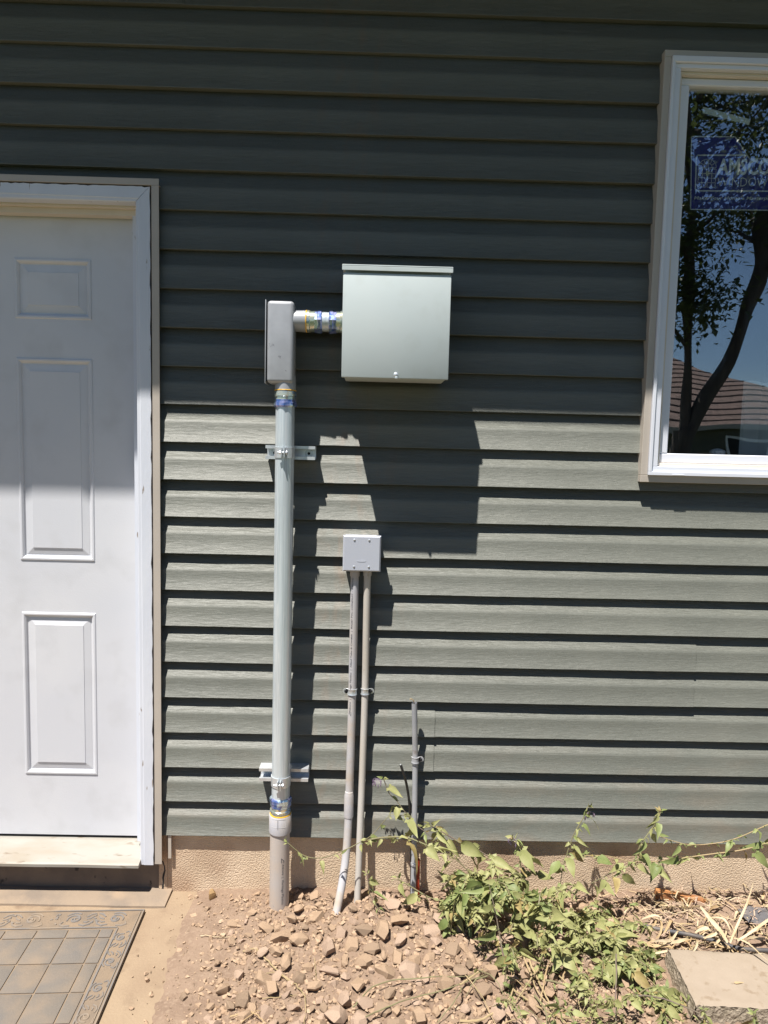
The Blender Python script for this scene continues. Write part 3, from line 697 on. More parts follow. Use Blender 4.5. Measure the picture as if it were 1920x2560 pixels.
# ------------------------------------------------------------------ electrical enclosure
BX0, BX1, BZ0, BZ1, BY = -0.0975, 0.2035, 1.6505, 1.957, -0.162
bx = tag(empty('electrical_box', (0.05, 0, 1.65)), 'large pale grey metal electrical enclosure on the dark siding', 'box')
def rel(o, root): o.location = -root.location; return o
m_ = MB(); m_.rbox(BX0 + 0.006, BX1 - 0.005, BY + 0.014, -0.001, BZ0 + 0.003, BZ1 - 0.004, 0.0015, 2); rel(m_.build('cabinet', 'boxgrey', bx), bx)
m_ = MB(); m_.rbox(BX0, BX1 - 0.0005, BY, BY + 0.0135, BZ0, 1.9365, 0.0022, 2); rel(m_.build('cover', 'boxgrey', bx), bx)
m_ = MB(); m_.rbox(BX0 - 0.003, BX1 + 0.0035, BY - 0.004, -0.0005, BZ1 - 0.0025, BZ1 + 0.0015, 0.0012, 2); m_.rbox(BX0 - 0.003, BX1 + 0.0035, BY - 0.004, BY - 0.0015, 1.9425, BZ1 - 0.0025, 0.0008, 1)
rel(m_.build('rain_hood', 'boxgrey', bx), bx)
m_ = MB(); m_.lathe([(0.006, 0), (0.006, 0.002), (0.0035, 0.0035), (0.0005, 0.004)], (0.0555, BY, 1.6605), (0, -1, 0), 14)
sc = rel(m_.build('cover_screw', 'zinc', bx), bx)
m_ = MB(); m_.rbox(0.0525, 0.0605, BY - 0.004, BY + 0.001, 1.6498, 1.6565, 0.001, 1); rel(m_.build('latch', 'galv', bx), bx)

# ------------------------------------------------------------------ conduit riser
PX, PY = -0.2648, -0.072
ri = tag(empty('conduit_riser', (PX, PY, 0)), 'thick galvanised conduit riser running from the dirt up to the enclosure', 'conduit')
def part(mb, name, m, parent=None, **k):
    o = mb.build(name, m, parent or ri, **k)
    if parent is None: o.location = -ri.location
    return o
part(MB().lathe([(0.0279, 0.355), (0.0279, 1.60)], (PX, PY, 0), seg=40), 'metal_pipe', 'galv')
part(MB().lathe([(0.0304, -0.12), (0.0304, 0.27)], (PX - 0.001, PY, 0), seg=40), 'plastic_pipe', 'pvcdusty')
part(MB().lathe([(0.0308, 0.2635), (0.0343, 0.264), (0.0345, 0.266), (0.0345, 0.319), (0.0335, 0.3205), (0.029, 0.3205)], (PX - 0.0005, PY, 0), seg=40), 'adapter_sleeve', 'pvc')
part(MB().lathe([(0.0325, 0.3205), (0.0332, 0.3222), (0.0325, 0.324)], (PX, PY, 0), seg=40), 'gasket_ring', 'amber')
part(MB().lathe([(0.029, 0.324), (0.0312, 0.325), (0.0322, 0.330), (0.0322, 0.336), (0.03, 0.338), (0.03, 0.346)], (PX, PY, 0), seg=40), 'coupling_body', 'goldzinc')
part(MB().lathe([(0.031, 0.345), (0.0325, 0.347), (0.0325, 0.357), (0.0342, 0.359), (0.0342, 0.370), (0.0325, 0.3745), (0.028, 0.3755)], (PX, PY, 0), seg=8, smooth=False), 'compression_nut', 'bluezinc')
part(MB().lathe([(0.029, 1.588), (0.03, 1.589), (0.03, 1.597), (0.0325, 1.599), (0.0325, 1.608), (0.031, 1.6135), (0.029, 1.6145)], (PX, PY, 0), seg=40), 'coupling_body', 'goldzinc')
part(MB().lathe([(0.028, 1.566), (0.032, 1.567), (0.0342, 1.571), (0.0342, 1.580), (0.0318, 1.582), (0.0318, 1.589)], (PX, PY, 0), seg=8, smooth=False), 'compression_nut', 'bluezinc')
part(MB().lathe([(0.0315, 1.6145), (0.0322, 1.616), (0.0315, 1.6175)], (PX, PY, 0), seg=40), 'gasket_ring', 'amber')
lbm = MB(); lbm.rbox(-0.3165, -0.2385, PY - 0.0335, PY + 0.0335, 1.634, 1.8675, 0.0115, 5)
lbm.lathe([(0.0305, 1.6175), (0.0305, 1.634), (0.0295, 1.66)], (PX, PY, 0), seg=40)
lbm.lathe([(0.029, -0.245), (0.0305, -0.2385), (0.0315, -0.207)], (0, PY, 1.8165), (1, 0, 0), 40)
lb = part(lbm, 'elbow_fitting', 'lb')
cv = MB(); cv.rbox(-0.3208, -0.3179, PY - 0.0345, PY + 0.0345, 1.632, 1.869, 0.0014, 2); cvo = cv.build('cover_plate', 'lb', lb)
gk = MB(); gk.box(-0.3180, -0.3140, PY - 0.0285, PY + 0.0285, 1.639, 1.8625); gk.build('gasket', 'dark', lb)
XA = (1, 0, 0)
part(MB().lathe([(0.032, -0.207), (0.0326, -0.2055), (0.032, -0.2035)], (0, PY, 1.8165), XA, 40), 'gasket_ring', 'amber')
part(MB().lathe([(0.029, -0.2035), (0.0325, -0.203), (0.0325, -0.196), (0.030, -0.194), (0.030, -0.181)], (0, PY, 1.8165), XA, 40), 'coupling_body', 'goldzinc')
part(MB().lathe([(0.031, -0.182), (0.0325, -0.18), (0.0325, -0.173), (0.0342, -0.171), (0.0342, -0.1625), (0.0322, -0.160), (0.028, -0.1595)], (0, PY, 1.8165), XA, 8, smooth=False), 'compression_nut', 'bluezinc')
part(MB().lathe([(0.0279, -0.165), (0.0279, -0.132)], (0, PY, 1.8165), XA, 40), 'pipe_nipple', 'galv')
part(MB().lathe([(0.028, -0.14), (0.0322, -0.1395), (0.0342, -0.137), (0.0342, -0.1285), (0.0325, -0.1265), (0.0325, -0.118)], (0, PY, 1.8165), XA, 8, smooth=False), 'compression_nut', 'bluezinc')
part(MB().lathe([(0.0302, -0.12), (0.0302, -0.108), (0.0328, -0.106), (0.0328, -0.0955), (0.03, -0.0915)], (0, PY, 1.8165), XA, 40), 'coupling_body', 'goldzinc')
# print on the grey plastic
def wrap(txt_v, r, cx_, cy_, a0, z_of, up_sign):      # text x runs along the pipe, text y round it
    out = []
    for (tx, ty) in txt_v:
        a = a0 + up_sign * ty / r
        out.append((cx_ + (r + 0.0006) * math.sin(a), cy_ - (r + 0.0006) * math.cos(a), z_of(tx)))
    return out
v, fc = text_geo('Atkore  |  Heritage Plastics', 1.0, 0.004)
v = fit_text(v, 0.021, 0.152, -0.0042, 0.0052)
tri = [(0.0, -0.0045), (0.016, -0.0045), (0.016, -0.0025), (0.004, -0.0025), (0.011, 0.0035), (0.016, -0.0005), (0.0165, 0.002), (0.011, 0.0062)]
mb = MB().add(wrap(v, 0.0304, PX - 0.001, PY, 0.42, lambda t_: 0.192 - t_, 1), fc)
tv = [(0.0005, -0.0045), (0.0165, -0.0045), (0.0165, -0.0028), (0.0045, -0.0028), (0.0115, 0.0032), (0.0165, -0.0005), (0.0165, 0.0022), (0.0115, 0.006)]
mb.add(wrap(tv, 0.0304, PX - 0.001, PY, 0.42, lambda t_: 0.192 - t_, 1), [(0, 1, 2, 3), (0, 3, 4, 7), (4, 5, 6, 7)])
part(mb, 'printed_text', 'ink', recalc=False)
wl = MB()
for (a0, a1, z0, z1) in ((-0.75, 0.62, 0.2905, 0.2918), (0.60, 0.64, 0.2905, 0.318), (-0.75, 0.64, 0.3165, 0.318)):
    n = 14
    wl.add([(PX - 0.0005 + 0.0349 * math.sin(a0 + (a1 - a0) * i / n), PY - 0.0349 * math.cos(a0 + (a1 - a0) * i / n), z) for i in range(n + 1) for z in (z0, z1)], [(2 * i, 2 * i + 2, 2 * i + 3, 2 * i + 1) for i in range(n)])
part(wl, 'white_outline', 'white_ink', recalc=False)
dl = MB().add([(PX - 0.0005 + 0.0350 * math.sin(a), PY - 0.0350 * math.cos(a), z) for a in (-0.105, -0.07) for z in (0.285, 0.3155)], [(0, 2, 3, 1)])
part(dl, 'dark_line', 'ink', recalc=False)

# ------------------------------------------------------------------ strut brackets with pipe clamps
def strut(x0, x1, zc, label, seed):
    t = tag(empty('strut_bracket', (PX, 0, zc)), label, 'bracket', 'strut brackets holding the riser')
    w, d, th = 0.0206, 0.0413, 0.0026
    mb = MB()
    for (y0, y1, za, zb) in ((-0.0035, -0.0008, -w, w), (-d, -0.0035, w - th, w), (-d, -0.0035, -w, -w + th), (-d, -d + th, w - 0.0095, w - th), (-d, -d + th, -w + th, -w + 0.0095),
                             (-d + th, -d + 0.008, w - 0.0095, w - 0.0095 + th), (-d + th, -d + 0.008, -w + 0.0095 - th, -w + 0.0095)):
        mb.box(x0 - PX, x1 - PX, y0, y1, za, zb)
    ch = mb.build('channel', 'zinc', t)
    for xx in (x0 + 0.022, x1 - 0.022):
        s_c = MB().lathe([(0.0125, 0), (0.0125, 0.0018)], (xx - PX, -0.0036, -0.002), (0, -1, 0), 18).build('washer', 'galv', t)
        MB().lathe([(0.0042, 0), (0.0042, 0.0012)], (xx - PX, -0.0054, -0.002), (0, -1, 0), 12).build('screw_hole', 'dark', s_c)
    for sg in (-1, 1):                                   # two clamp halves
        mb = MB(); a_ = [0.14 + i * (2.2 - 0.14) / 14 for i in range(15)]
        vs = []
        for a in a_:
            for (r_, z) in ((0.0281, -0.0155), (0.0302, -0.0155), (0.0302, 0.0155), (0.0281, 0.0155)):
                vs.append((sg * r_ * math.sin(a), PY - r_ * math.cos(a), z))
        mb.add(vs, [(4 * i + k, 4 * i + (k + 1) % 4, 4 * i + 4 + (k + 1) % 4, 4 * i + 4 + k) for i in range(14) for k in range(4)], True)
        mb.box(min(sg * 0.0032, sg * 0.0054), max(sg * 0.0032, sg * 0.0054), PY - 0.047, PY - 0.0275, -0.0135, 0.0135)
        mb.build('clamp_half', 'zinc', t)
    MB().lathe([(0.003, -0.017), (0.003, 0.0085), (0.0062, 0.0086), (0.0062, 0.013), (0.004, 0.0142)], (0, PY - 0.039, 0), XA, 10).build('clamp_bolt', 'zinc', t)
    MB().lathe([(0.0058, -0.0105), (0.0058, -0.0056)], (0, PY - 0.039, 0), XA, 6, smooth=False).build('nut', 'zinc', t)
    return t
strut(-0.3262, -0.1776, 1.4345, 'zinc strut bracket clamping the upper part of the thick riser', 1)
strut(-0.3372, -0.1838, 0.4285, 'zinc strut bracket clamping the riser low down, near the dirt', 2)

# ------------------------------------------------------------------ junction box and thin conduits
JX0, JX1, JZ0, JZ1 = -0.0879, 0.0267, 1.0805, 1.1902
jb = tag(empty('junction_box', (-0.03, 0, 1.08)), 'small square grey junction box with four cover screws', 'box')
m_ = MB(); m_.rbox(JX0 + 0.004, JX1 - 0.004, -0.047, 0.001, JZ0 + 0.004, JZ1 - 0.004, 0.002, 2); rel(m_.build('body', 'jbgrey', jb), jb)
m_ = MB(); bv = 0.0042
for (i, y) in ((0, -0.0475), (0, -0.053), (bv, -0.0575)): m_.v += [(JX0 + i, y, JZ0 + i), (JX1 - i, y, JZ0 + i), (JX1 - i, y, JZ1 - i), (JX0 + i, y, JZ1 - i)]
for r_ in range(2):
    for k in range(4): m_.f.append([4 * r_ + k, 4 * r_ + (k + 1) % 4, 4 * r_ + 4 + (k + 1) % 4, 4 * r_ + 4 + k])
m_.f += [[8, 9, 10, 11], [3, 2, 1, 0]]; m_.sm = [False] * len(m_.f); m_.mi = [0] * len(m_.f)
cvp = rel(m_.build('cover_plate', 'jbgrey', jb), jb)
for (x, z) in ((-0.0537, 1.1772), (-0.009, 1.1772), (-0.0537, 1.0958), (-0.009, 1.0958)):
    q = MB().lathe([(0.0034, 0), (0.0032, 0.0012), (0.0018, 0.0021), (0.0002, 0.0024)], (x, -0.0575, z), (0, -1, 0), 14).build('cover_screw', 'zinc', cvp)
q = MB().lathe([(0.012, 0), (0.0118, 0.0005)], (-0.031, -0.0575, 1.113), (0, -1, 0), 20); q.v = [(-0.031 + (p[0] + 0.031) * 1.2, p[1], 1.113 + (p[2] - 1.113) * 0.28) for p in q.v]
q.build('embossed_oval', 'jbgrey', cvp)

def bez(pts, n=8):
    out = []; P = [Vector(p) for p in pts]
    for i in range(len(P) - 1):
        p0, p1, p2, p3 = P[max(i - 1, 0)], P[i], P[i + 1], P[min(i + 2, len(P) - 1)]
        for k in range(n):
            t = k / n
            out.append(0.5 * ((2 * p1) + (p2 - p0) * t + (2 * p0 - 5 * p1 + 4 * p2 - p3) * t * t + (3 * p1 - p0 - 3 * p2 + p3) * t ** 3))
    return out + [P[-1]]
def strap(parent, x, y, z, r, side, m='zinc'):
    """one-hole pipe strap: a saddle round the pipe and an ear with a screw"""
    mb = MB(); vs = []
    n = 16
    for i in range(n + 1):
        a = -1.75 + 3.5 * i / n
        for (rr, dz) in ((r + 0.0004, -0.009), (r + 0.003, -0.009), (r + 0.0016, -0.0045), (r + 0.0016, 0.0045), (r + 0.003, 0.009), (r + 0.0004, 0.009)):
            vs.append((x + rr * math.sin(a), y - rr * math.cos(a), z + dz))
    mb.add(vs, [(6 * i + k, 6 * i + (k + 1) % 6, 6 * i + 6 + (k + 1) % 6, 6 * i + 6 + k) for i in range(n) for k in range(6)], True)
    ex = x + side * (r + 0.009)
    mb.lathe([(0.0085, 0.0), (0.0085, 0.0022)], (ex, y + 0.004, z), (0, -1, 0), 16)
    mb.rbox(min(x + side * r * 0.9, ex), max(x + side * r * 0.9, ex), y + 0.0018, y + 0.004, z - 0.0078, z + 0.0078, 0.0006, 1)
    so_ = mb.build('strap', m, parent)
    MB().lathe([(0.0042, 0), (0.004, 0.0025), (0.001, 0.0034)], (ex, y + 0.0016, z), (0, -1, 0), 10).build('screw', 'dark', so_)
    return so_
c1 = tag(empty('thin_conduit'), 'grey printed plastic conduit, left of the pair under the junction box', 'conduit', 'thin conduits below the junction box')
p1 = bez([(-0.0512, -0.03, 1.07), (-0.0513, -0.026, 0.9), (-0.0516, -0.0225, 0.70), (-0.0528, -0.027, 0.5), (-0.0545, -0.031, 0.35), (-0.0558, -0.038, 0.26), (-0.0605, -0.053, 0.17), (-0.073, -0.089, 0.08), (-0.099, -0.145, -0.035)])
MB().tube(p1, 0.0124, 20).build('pipe', 'pvcthin', c1)
MB().lathe([(0.0125, 0.292), (0.0149, 0.2925), (0.0149, 0.362), (0.0138, 0.3665), (0.0125, 0.375)], (-0.0549, -0.0335, 0), seg=24).build('bell_end', 'pvc', c1)
MB().lathe([(0.0148, 1.0615), (0.0148, 1.083)], (-0.0512, -0.0298, 0), seg=24).build('hub', 'pvcdusty', c1)
strap(c1, -0.0516, -0.0225, 0.6955, 0.0124, -1)
v, fc = text_geo('Atkore  |  Heritage Plastics  |  Allied Tube & Conduit  |  RIGID PVC CONDUIT - ABOVE', 1.0, 0.004)
v = fit_text(v, 0.0, 0.425, -0.0032, 0.0038)
def c1at(z):
    for a, b_ in zip(p1, p1[1:]):
        if b_.z <= z <= a.z: t = (a.z - z) / max(1e-6, a.z - b_.z); return a.lerp(b_, t)
    return p1[0]
def wrap1(vv, r, a0):
    o = []
    for (tx, ty) in vv:
        z = 0.632 + tx; c = c1at(z); a = a0 - ty / r
        o.append((c.x + (r + 0.0005) * math.sin(a), c.y - (r + 0.0005) * math.cos(a), z))
    return o
mb = MB().add(wrap1(v, 0.0124, -0.42), fc)
mb.add(wrap1([(-0.0125 + a * 0.8, b_ * 0.75) for a, b_ in tv], 0.0124, -0.42), [(0, 1, 2, 3), (0, 3, 4, 7), (4, 5, 6, 7)])
mb.build('printed_text', 'ink', c1, recalc=False)
c2 = tag(empty('thin_conduit'), 'whitish aged plastic conduit, right of the pair under the junction box', 'conduit', 'thin conduits below the junction box')
p2 = bez([(-0.0128, -0.03, 1.07), (-0.0125, -0.025, 0.9), (-0.0118, -0.02, 0.70), (-0.0138, -0.023, 0.5), (-0.0158, -0.028, 0.35), (-0.0185, -0.041, 0.18), (-0.0225, -0.066, -0.05)])
MB().tube(p2, 0.0106, 20).build('pipe', 'pvcold', c2)
MB().lathe([(0.0128, 1.064), (0.0128, 1.083)], (-0.0128, -0.0298, 0), seg=24).build('hub', 'pvcold', c2)
strap(c2, -0.0118, -0.02, 0.6962, 0.0106, 1)
c3 = tag(empty('conduit_stub'), 'short grey conduit stub with open top among the vines', 'conduit')
p3 = bez([(0.1425, -0.04, 0.669), (0.147, -0.032, 0.57), (0.151, -0.025, 0.478), (0.154, -0.03, 0.3), (0.157, -0.045, -0.05)])
MB().tube(p3, [0.0088] * len(p3), 18, caps=False).build('pipe', 'stub', c3)
MB().lathe([(0.0075, 0), (0.0075, -0.001)], (0.1428, -0.0395, 0.662), seg=14).build('bore', 'dark', c3)
MB().lathe([(0.0088, 0), (0.0112, 0.001), (0.0112, 0.022), (0.0088, 0.023)], (0.1512, -0.0255, 0.465), seg=20).build('collar', 'stub', c3)
strap(c3, 0.1512, -0.0255, 0.4795, 0.0095, 1, 'stub')
MB().lathe([(0.009, 0), (0.0105, 0.001), (0.0105, 0.008), (0.009, 0.009)], (0.1561, -0.0385, 0.137), seg=18).build('collar', 'stub', c3)
w_ = MB().tube([(0.1425, -0.04, 0.665), (0.139, -0.044, 0.678), (0.131, -0.046, 0.684), (0.128, -0.044, 0.681)], 0.0016, 6).build('wire_end', 'drystem', c3)
cb = MB().tube(bez([(0.1048, -0.045, 0.4705), (0.115, -0.043, 0.44), (0.126, -0.035, 0.40), (0.136, -0.025, 0.34), (0.142, -0.02, 0.26), (0.149, -0.015, 0.14), (0.152, -0.015, 0.0)]), 0.0042, 10)
cbo = tag(cb.build('cable', 'cable'), 'bent black cable end sticking up beside the conduit stub', 'cable')
MB().lathe([(0.0028, 0), (0.0026, 0.0012)], (0.1046, -0.0452, 0.4704), (-0.3, -0.05, 1), 10).build('cut_core', 'zinc', cbo)
rd = MB().tube([(0.1675, -0.021, 0.145), (0.168, -0.024, 0.07), (0.169, -0.03, -0.05)], 0.0095, 16)
rdo = tag(rd.build('red_conduit', 'red'), 'short orange red conduit behind the stub at the foundation', 'conduit')

# ------------------------------------------------------------------ door mat
mt = tag(empty('door_mat', (-0.679, -0.0872, 0)), 'dusty grey rubber door mat with tile pattern and scrolled border', 'mat')
mt.rotation_euler.z = R(2.6)
MW, MH, BT, BR = 0.76, 0.5, 0.084, 0.06
m_ = MB(); m_.rbox(-MW, 0, -MH, 0, 0.0025, 0.0082, 0.0015, 2); m_.build('base', 'matbase', mt)
m_ = MB()
for (x0, x1, y0, y1) in ((-MW + 0.001, -0.001, -0.0055, -0.001), (-0.0055, -0.001, -MH + 0.006, -0.0058), (-MW + BR, -BR, -BT, -BT + 0.005), (-BR - 0.0005, -BR + 0.0045, -MH + 0.04, -BT - 0.0002), (-0.0125, -0.0095, -MH + 0.006, -0.01)):
    m_.rbox(x0, x1, y0, y1, 0.008, 0.0112, 0.0012, 2)
m_.build('rim', 'scroll', mt)
tcx = [-BR - 0.006, -0.105, -0.196, -0.287, -0.378, -0.469, -0.56, -0.651, -0.70]
tcy = [-BT - 0.005, -0.1275, -0.2315, -0.337, -0.44, -0.498]
tm = {}
for i in range(len(tcx) - 1):
    for k in range(len(tcy) - 1):
        x1, x0, y1, y0 = tcx[i] - 0.002, tcx[i + 1] + 0.002, tcy[k] - 0.002, tcy[k + 1] + 0.002
        mb = MB(); mb.rbox(x0, x1, y0, y1, 0.0078, 0.0112, 0.0016, 2)
        mb.v = [(p[0] + 0.0012 * fbm(p[0], p[1], 60, 1), p[1] + 0.0012 * fbm(p[0], p[1], 60, 2), p[2]) for p in mb.v]
        mb.build('tile', 'mat', mt)
sc_ = MB()
def curl(ox, oy, rot, mir, arr):
    c, s = math.cos(rot), math.sin(rot)
    for (pts, w) in arr:
        P = [Vector((ox + c * x * mir - s * y, oy + s * x * mir + c * y, 0.0088)) for x, y in pts]
        sc_.tube(P, [w * (0.45 + 0.55 * math.sin(math.pi * (0.15 + 0.7 * i / (len(P) - 1)))) for i in range(len(P))], 6, flat=0.9)
def spiral(cx0, cy0, r0, r1, a0, a1, n=14): return [(cx0 + (r0 + (r1 - r0) * i / n) * math.cos(R(a0 + (a1 - a0) * i / n)), cy0 + (r0 + (r1 - r0) * i / n) * math.sin(R(a0 + (a1 - a0) * i / n))) for i in range(n + 1)]
unit = [(spiral(0, 0, 0.022, 0.006, 200, -220), 0.0034), (spiral(0.006, -0.002, 0.011, 0.004, 0, 260, 8), 0.003), (spiral(0.0, 0.0, 0.03, 0.027, 150, 60, 8), 0.0028),
        ([(0.02, -0.024), (0.036, -0.029), (0.05, -0.022), (0.058, -0.008)], 0.003), ([(-0.03, -0.012), (-0.036, -0.024), (-0.024, -0.031), (-0.006, -0.029)], 0.003),
        ([(0.034, 0.01), (0.045, 0.022), (0.058, 0.026)], 0.0032), ([(0.036, 0.0), (0.047, 0.004), (0.055, 0.014)], 0.0026), ([(0.03, -0.012), (0.04, -0.014), (0.046, -0.008)], 0.0026)]
for i in range(6):
    curl(-0.075 - i * 0.124, -0.042, 0, 1 if i % 2 else -1, unit)
    for q in range(7): curl(-0.075 - i * 0.124 - 0.06 + rnd.uniform(-0.012, 0.012), -0.042 + rnd.uniform(-0.026, 0.026), rnd.uniform(0, 6), 1, [([(-0.004, 0), (0.0, 0.001), (0.004, 0)], rnd.uniform(0.0022, 0.0038))])
for i in range(4):
    sm_ = [([(x * 0.72, y * 0.72) for x, y in a], w * 0.85) for a, w in unit]
    curl(-0.036, -0.125 - i * 0.098, R(90), 1 if i % 2 else -1, sm_)
sc_o = sc_.build('scroll_relief', 'scroll', mt); sc_o['kind'] = 'stuff'

# ------------------------------------------------------------------ concrete block at the right
bl = tag(empty('concrete_block', (0.87, -0.29, 0)), 'pale rectangular concrete block lying at the lower right', 'block')
bl.rotation_euler.z = R(-3.5)
def chip(p, s): return (p[0] + s * fbm(p[0] * 1.0, p[2] + p[1], 30, 1), p[1] + s * fbm(p[0], p[1] + p[2], 30, 2), p[2])
bm = bmesh.new(); bmesh.ops.create_grid(bm, x_segments=44, y_segments=22, size=0.5)
def topz(u, w): return 0.056 + 0.0009 * fbm(u * 8, w * 8, 1, 1) - 0.004 * max(0, 1 - min(u, 1 - u) * 60) - 0.004 * max(0, 1 - min(w, 1 - w) * 26) * (1 + 0.8 * fbm(u * 30, w * 9, 1, 4))
for v_ in bm.verts:
    u, w = v_.co.x + 0.5, v_.co.y + 0.5
    v_.co = Vector((u * 0.40 + (0.0025 * fbm(w * 9, 0, 2, 3) if u < 0.01 else 0), -0.205 + w * 0.205 + (0.003 * fbm(u * 14, 0, 2, 5) if w < 0.01 else 0), topz(u, w)))
MB().bm(bm, True).build('top_face', 'block', bl)
bm = bmesh.new(); bmesh.ops.create_grid(bm, x_segments=40, y_segments=12, size=0.5)
sd = MB()
n1, n2 = 44, 10
for (fn, m2_) in ((lambda u, w: (-0.001 - 0.012 * (1 - w) + 0.003 * fbm(u * 8, w * 3, 2, 7), -0.205 + u * 0.205, 0.052 * w - 0.02 * (1 - w)), 0),
                  (lambda u, w: (u * 0.40, -0.206 - 0.01 * (1 - w) + 0.003 * fbm(u * 16, w * 3, 2, 9), 0.052 * w - 0.02 * (1 - w)), 0),
                  (lambda u, w: (u * 0.40, 0.001, 0.052 * w - 0.02 * (1 - w)), 0), (lambda u, w: (0.401, -0.205 + u * 0.205, 0.052 * w - 0.02 * (1 - w)), 0)):
    sd.add([fn(i / n1, k / n2) for k in range(n2 + 1) for i in range(n1 + 1)], [(k * (n1 + 1) + i, k * (n1 + 1) + i + 1, (k + 1) * (n1 + 1) + i + 1, (k + 1) * (n1 + 1) + i) for k in range(n2) for i in range(n1)], False)
sd.build('rough_side', 'blockside', bl); bm.free()

# ------------------------------------------------------------------ rocks
def hull(n, sx, sy, sz, rr):
    bm = bmesh.new()
    for i in range(n):
        z = rr.uniform(-1, 1); a = rr.uniform(0, 2 * math.pi); q = math.sqrt(1 - z * z); k = rr.uniform(0.82, 1.05)
        bm.verts.new((sx * k * q * math.cos(a), sy * k * q * math.sin(a), sz * k * z))
    r_ = bmesh.ops.convex_hull(bm, input=bm.verts[:])
    bmesh.ops.delete(bm, geom=[e_ for e_ in r_['geom_interior'] if isinstance(e_, bmesh.types.BMVert)], context='VERTS')
    return bm
rockmesh = []
for i in range(18):
    bm = hull(rnd.choice((14, 18, 24, 28)), 1, rnd.uniform(0.65, 0.95), rnd.uniform(0.5, 0.8), rnd)
    bmesh.ops.recalc_face_normals(bm, faces=bm.faces[:])
    me = bpy.data.meshes.new('rock'); bm.to_mesh(me); bm.free()
    me.materials.append(MT[('rockA', 'rockB', 'rockA', 'rockC', 'rockA', 'rockB')[i % 6]])
    me.polygons.foreach_set('use_smooth', [True] * len(me.polygons)); me.set_sharp_from_angle(angle=R(22))
    rockmesh.append(me)
placed = []
def clear(x, y, r):
    if any((x - a) ** 2 + (y - b_) ** 2 < (r * 0.8 + c) ** 2 for a, b_, c in PIPES): return False
    return all((x - a) ** 2 + (y - b_) ** 2 > (0.72 * (r + c)) ** 2 for a, b_, c in placed)
def put_rock(x, y, r, me, label, group=None, lift=0.25, rot=None, sq=1.0):
    o = bpy.data.objects.new('rock', me); link(o)
    o.location = (x, y, gz(x, y) + r * lift)
    o.scale = (r, r, r * sq)
    o.rotation_euler = rot or (rnd.uniform(-0.4, 0.4), rnd.uniform(-0.4, 0.4), rnd.uniform(0, 6.28))
    tag(o, label, 'rock', group); placed.append((x, y, r)); return o
SP = [(0.058, -0.215, 0.036, 0, 'largest round rock in the heap, right of the thin conduits'), (0.0, -0.215, 0.031, 3, 'tall lumpy rock pressed against the largest round one'),
      (0.108, -0.245, 0.027, 1, 'smooth half round rock just right of the largest one'), (-0.206, -0.035, 0.022, 2, 'rounded rock against the foundation right of the riser'),
      (-0.158, -0.03, 0.021, 4, 'flat oval rock against the foundation between riser and thin conduits'), (0.19, -0.3, 0.025, 6, 'flat tilted rock near the vines with pale face'),
      (-0.065, -0.505, 0.034, 5, 'long flat slab rock at the bottom edge of the picture'), (0.12, -0.42, 0.022, 7, 'pale pinkish rock under the dry vine'),
      (-0.366, -0.42, 0.024, 8, 'blocky square rock alone in the dirt at lower left'), (-0.31, -0.455, 0.026, 9, 'broad rounded rock half sunk at lower left'), (-0.176, -0.475, 0.021, 13, 'pale pink rock upright near the bottom edge')]
for (x, y, r, k, lb_) in SP: put_rock(x, y, r, rockmesh[k], lb_, None, 0.4, sq=1.1 if k in (0, 3) else 0.9)
yme = rockmesh[10].copy(); yme.materials[0] = MT['rockY']
put_rock(-0.485, -0.035, 0.021, yme, 'yellowish upright stone leaning near the foundation corner', None, 0.7, (R(70), R(70), 0.3), 0.7)
pme = rockmesh[11].copy(); pme.materials[0] = MT['rockC']
o = put_rock(-0.469, -0.44, 0.019, pme, 'flat oval pebble alone on the smooth dirt beside the pad', None, 0.3, (0, 0, 0.2), 0.55)
GL = 'dusty brown angular rock in the loose heap around the conduit bases'
GL2 = 'dusty brown rock scattered on the dirt left of the riser'
GL3 = 'dusty brown rock lying among the vine stems at right'
cnt, tries = 0, 0
while cnt < 285 and tries < 90000:
    tries += 1
    x, y = rnd.uniform(-0.5, 0.85), rnd.uniform(-0.60, -0.02)
    dens = smooth(-0.55, -0.2, x) * (0.35 + 0.65 * smooth(-0.5, -0.15, x - 0.6 * (y + 0.25))) * (1 - 0.85 * smooth(0.5, 0.75, x))
    if x < -0.36 and y < -0.15: dens *= 0.5
    if rnd.random() > dens: continue
    fr = 1 - cnt / 285
    r = 0.011 + 0.0215 * fr ** 1.7 + rnd.uniform(0, 0.005)
    if x < -0.33: r *= 0.75
    if not clear(x, y, r) or (x > 0.8 and y < -0.25): continue
    lbl, gr = (GL2, 'rocks scattered left of the riser') if x < -0.31 else ((GL3, 'rocks among the vines') if x > 0.3 else (GL, 'rocks heaped around the conduits'))
    put_rock(x, y, r, rnd.choice(rockmesh), lbl, gr, rnd.uniform(0.1, 0.5), sq=rnd.uniform(0.7, 1.05)); cnt += 1
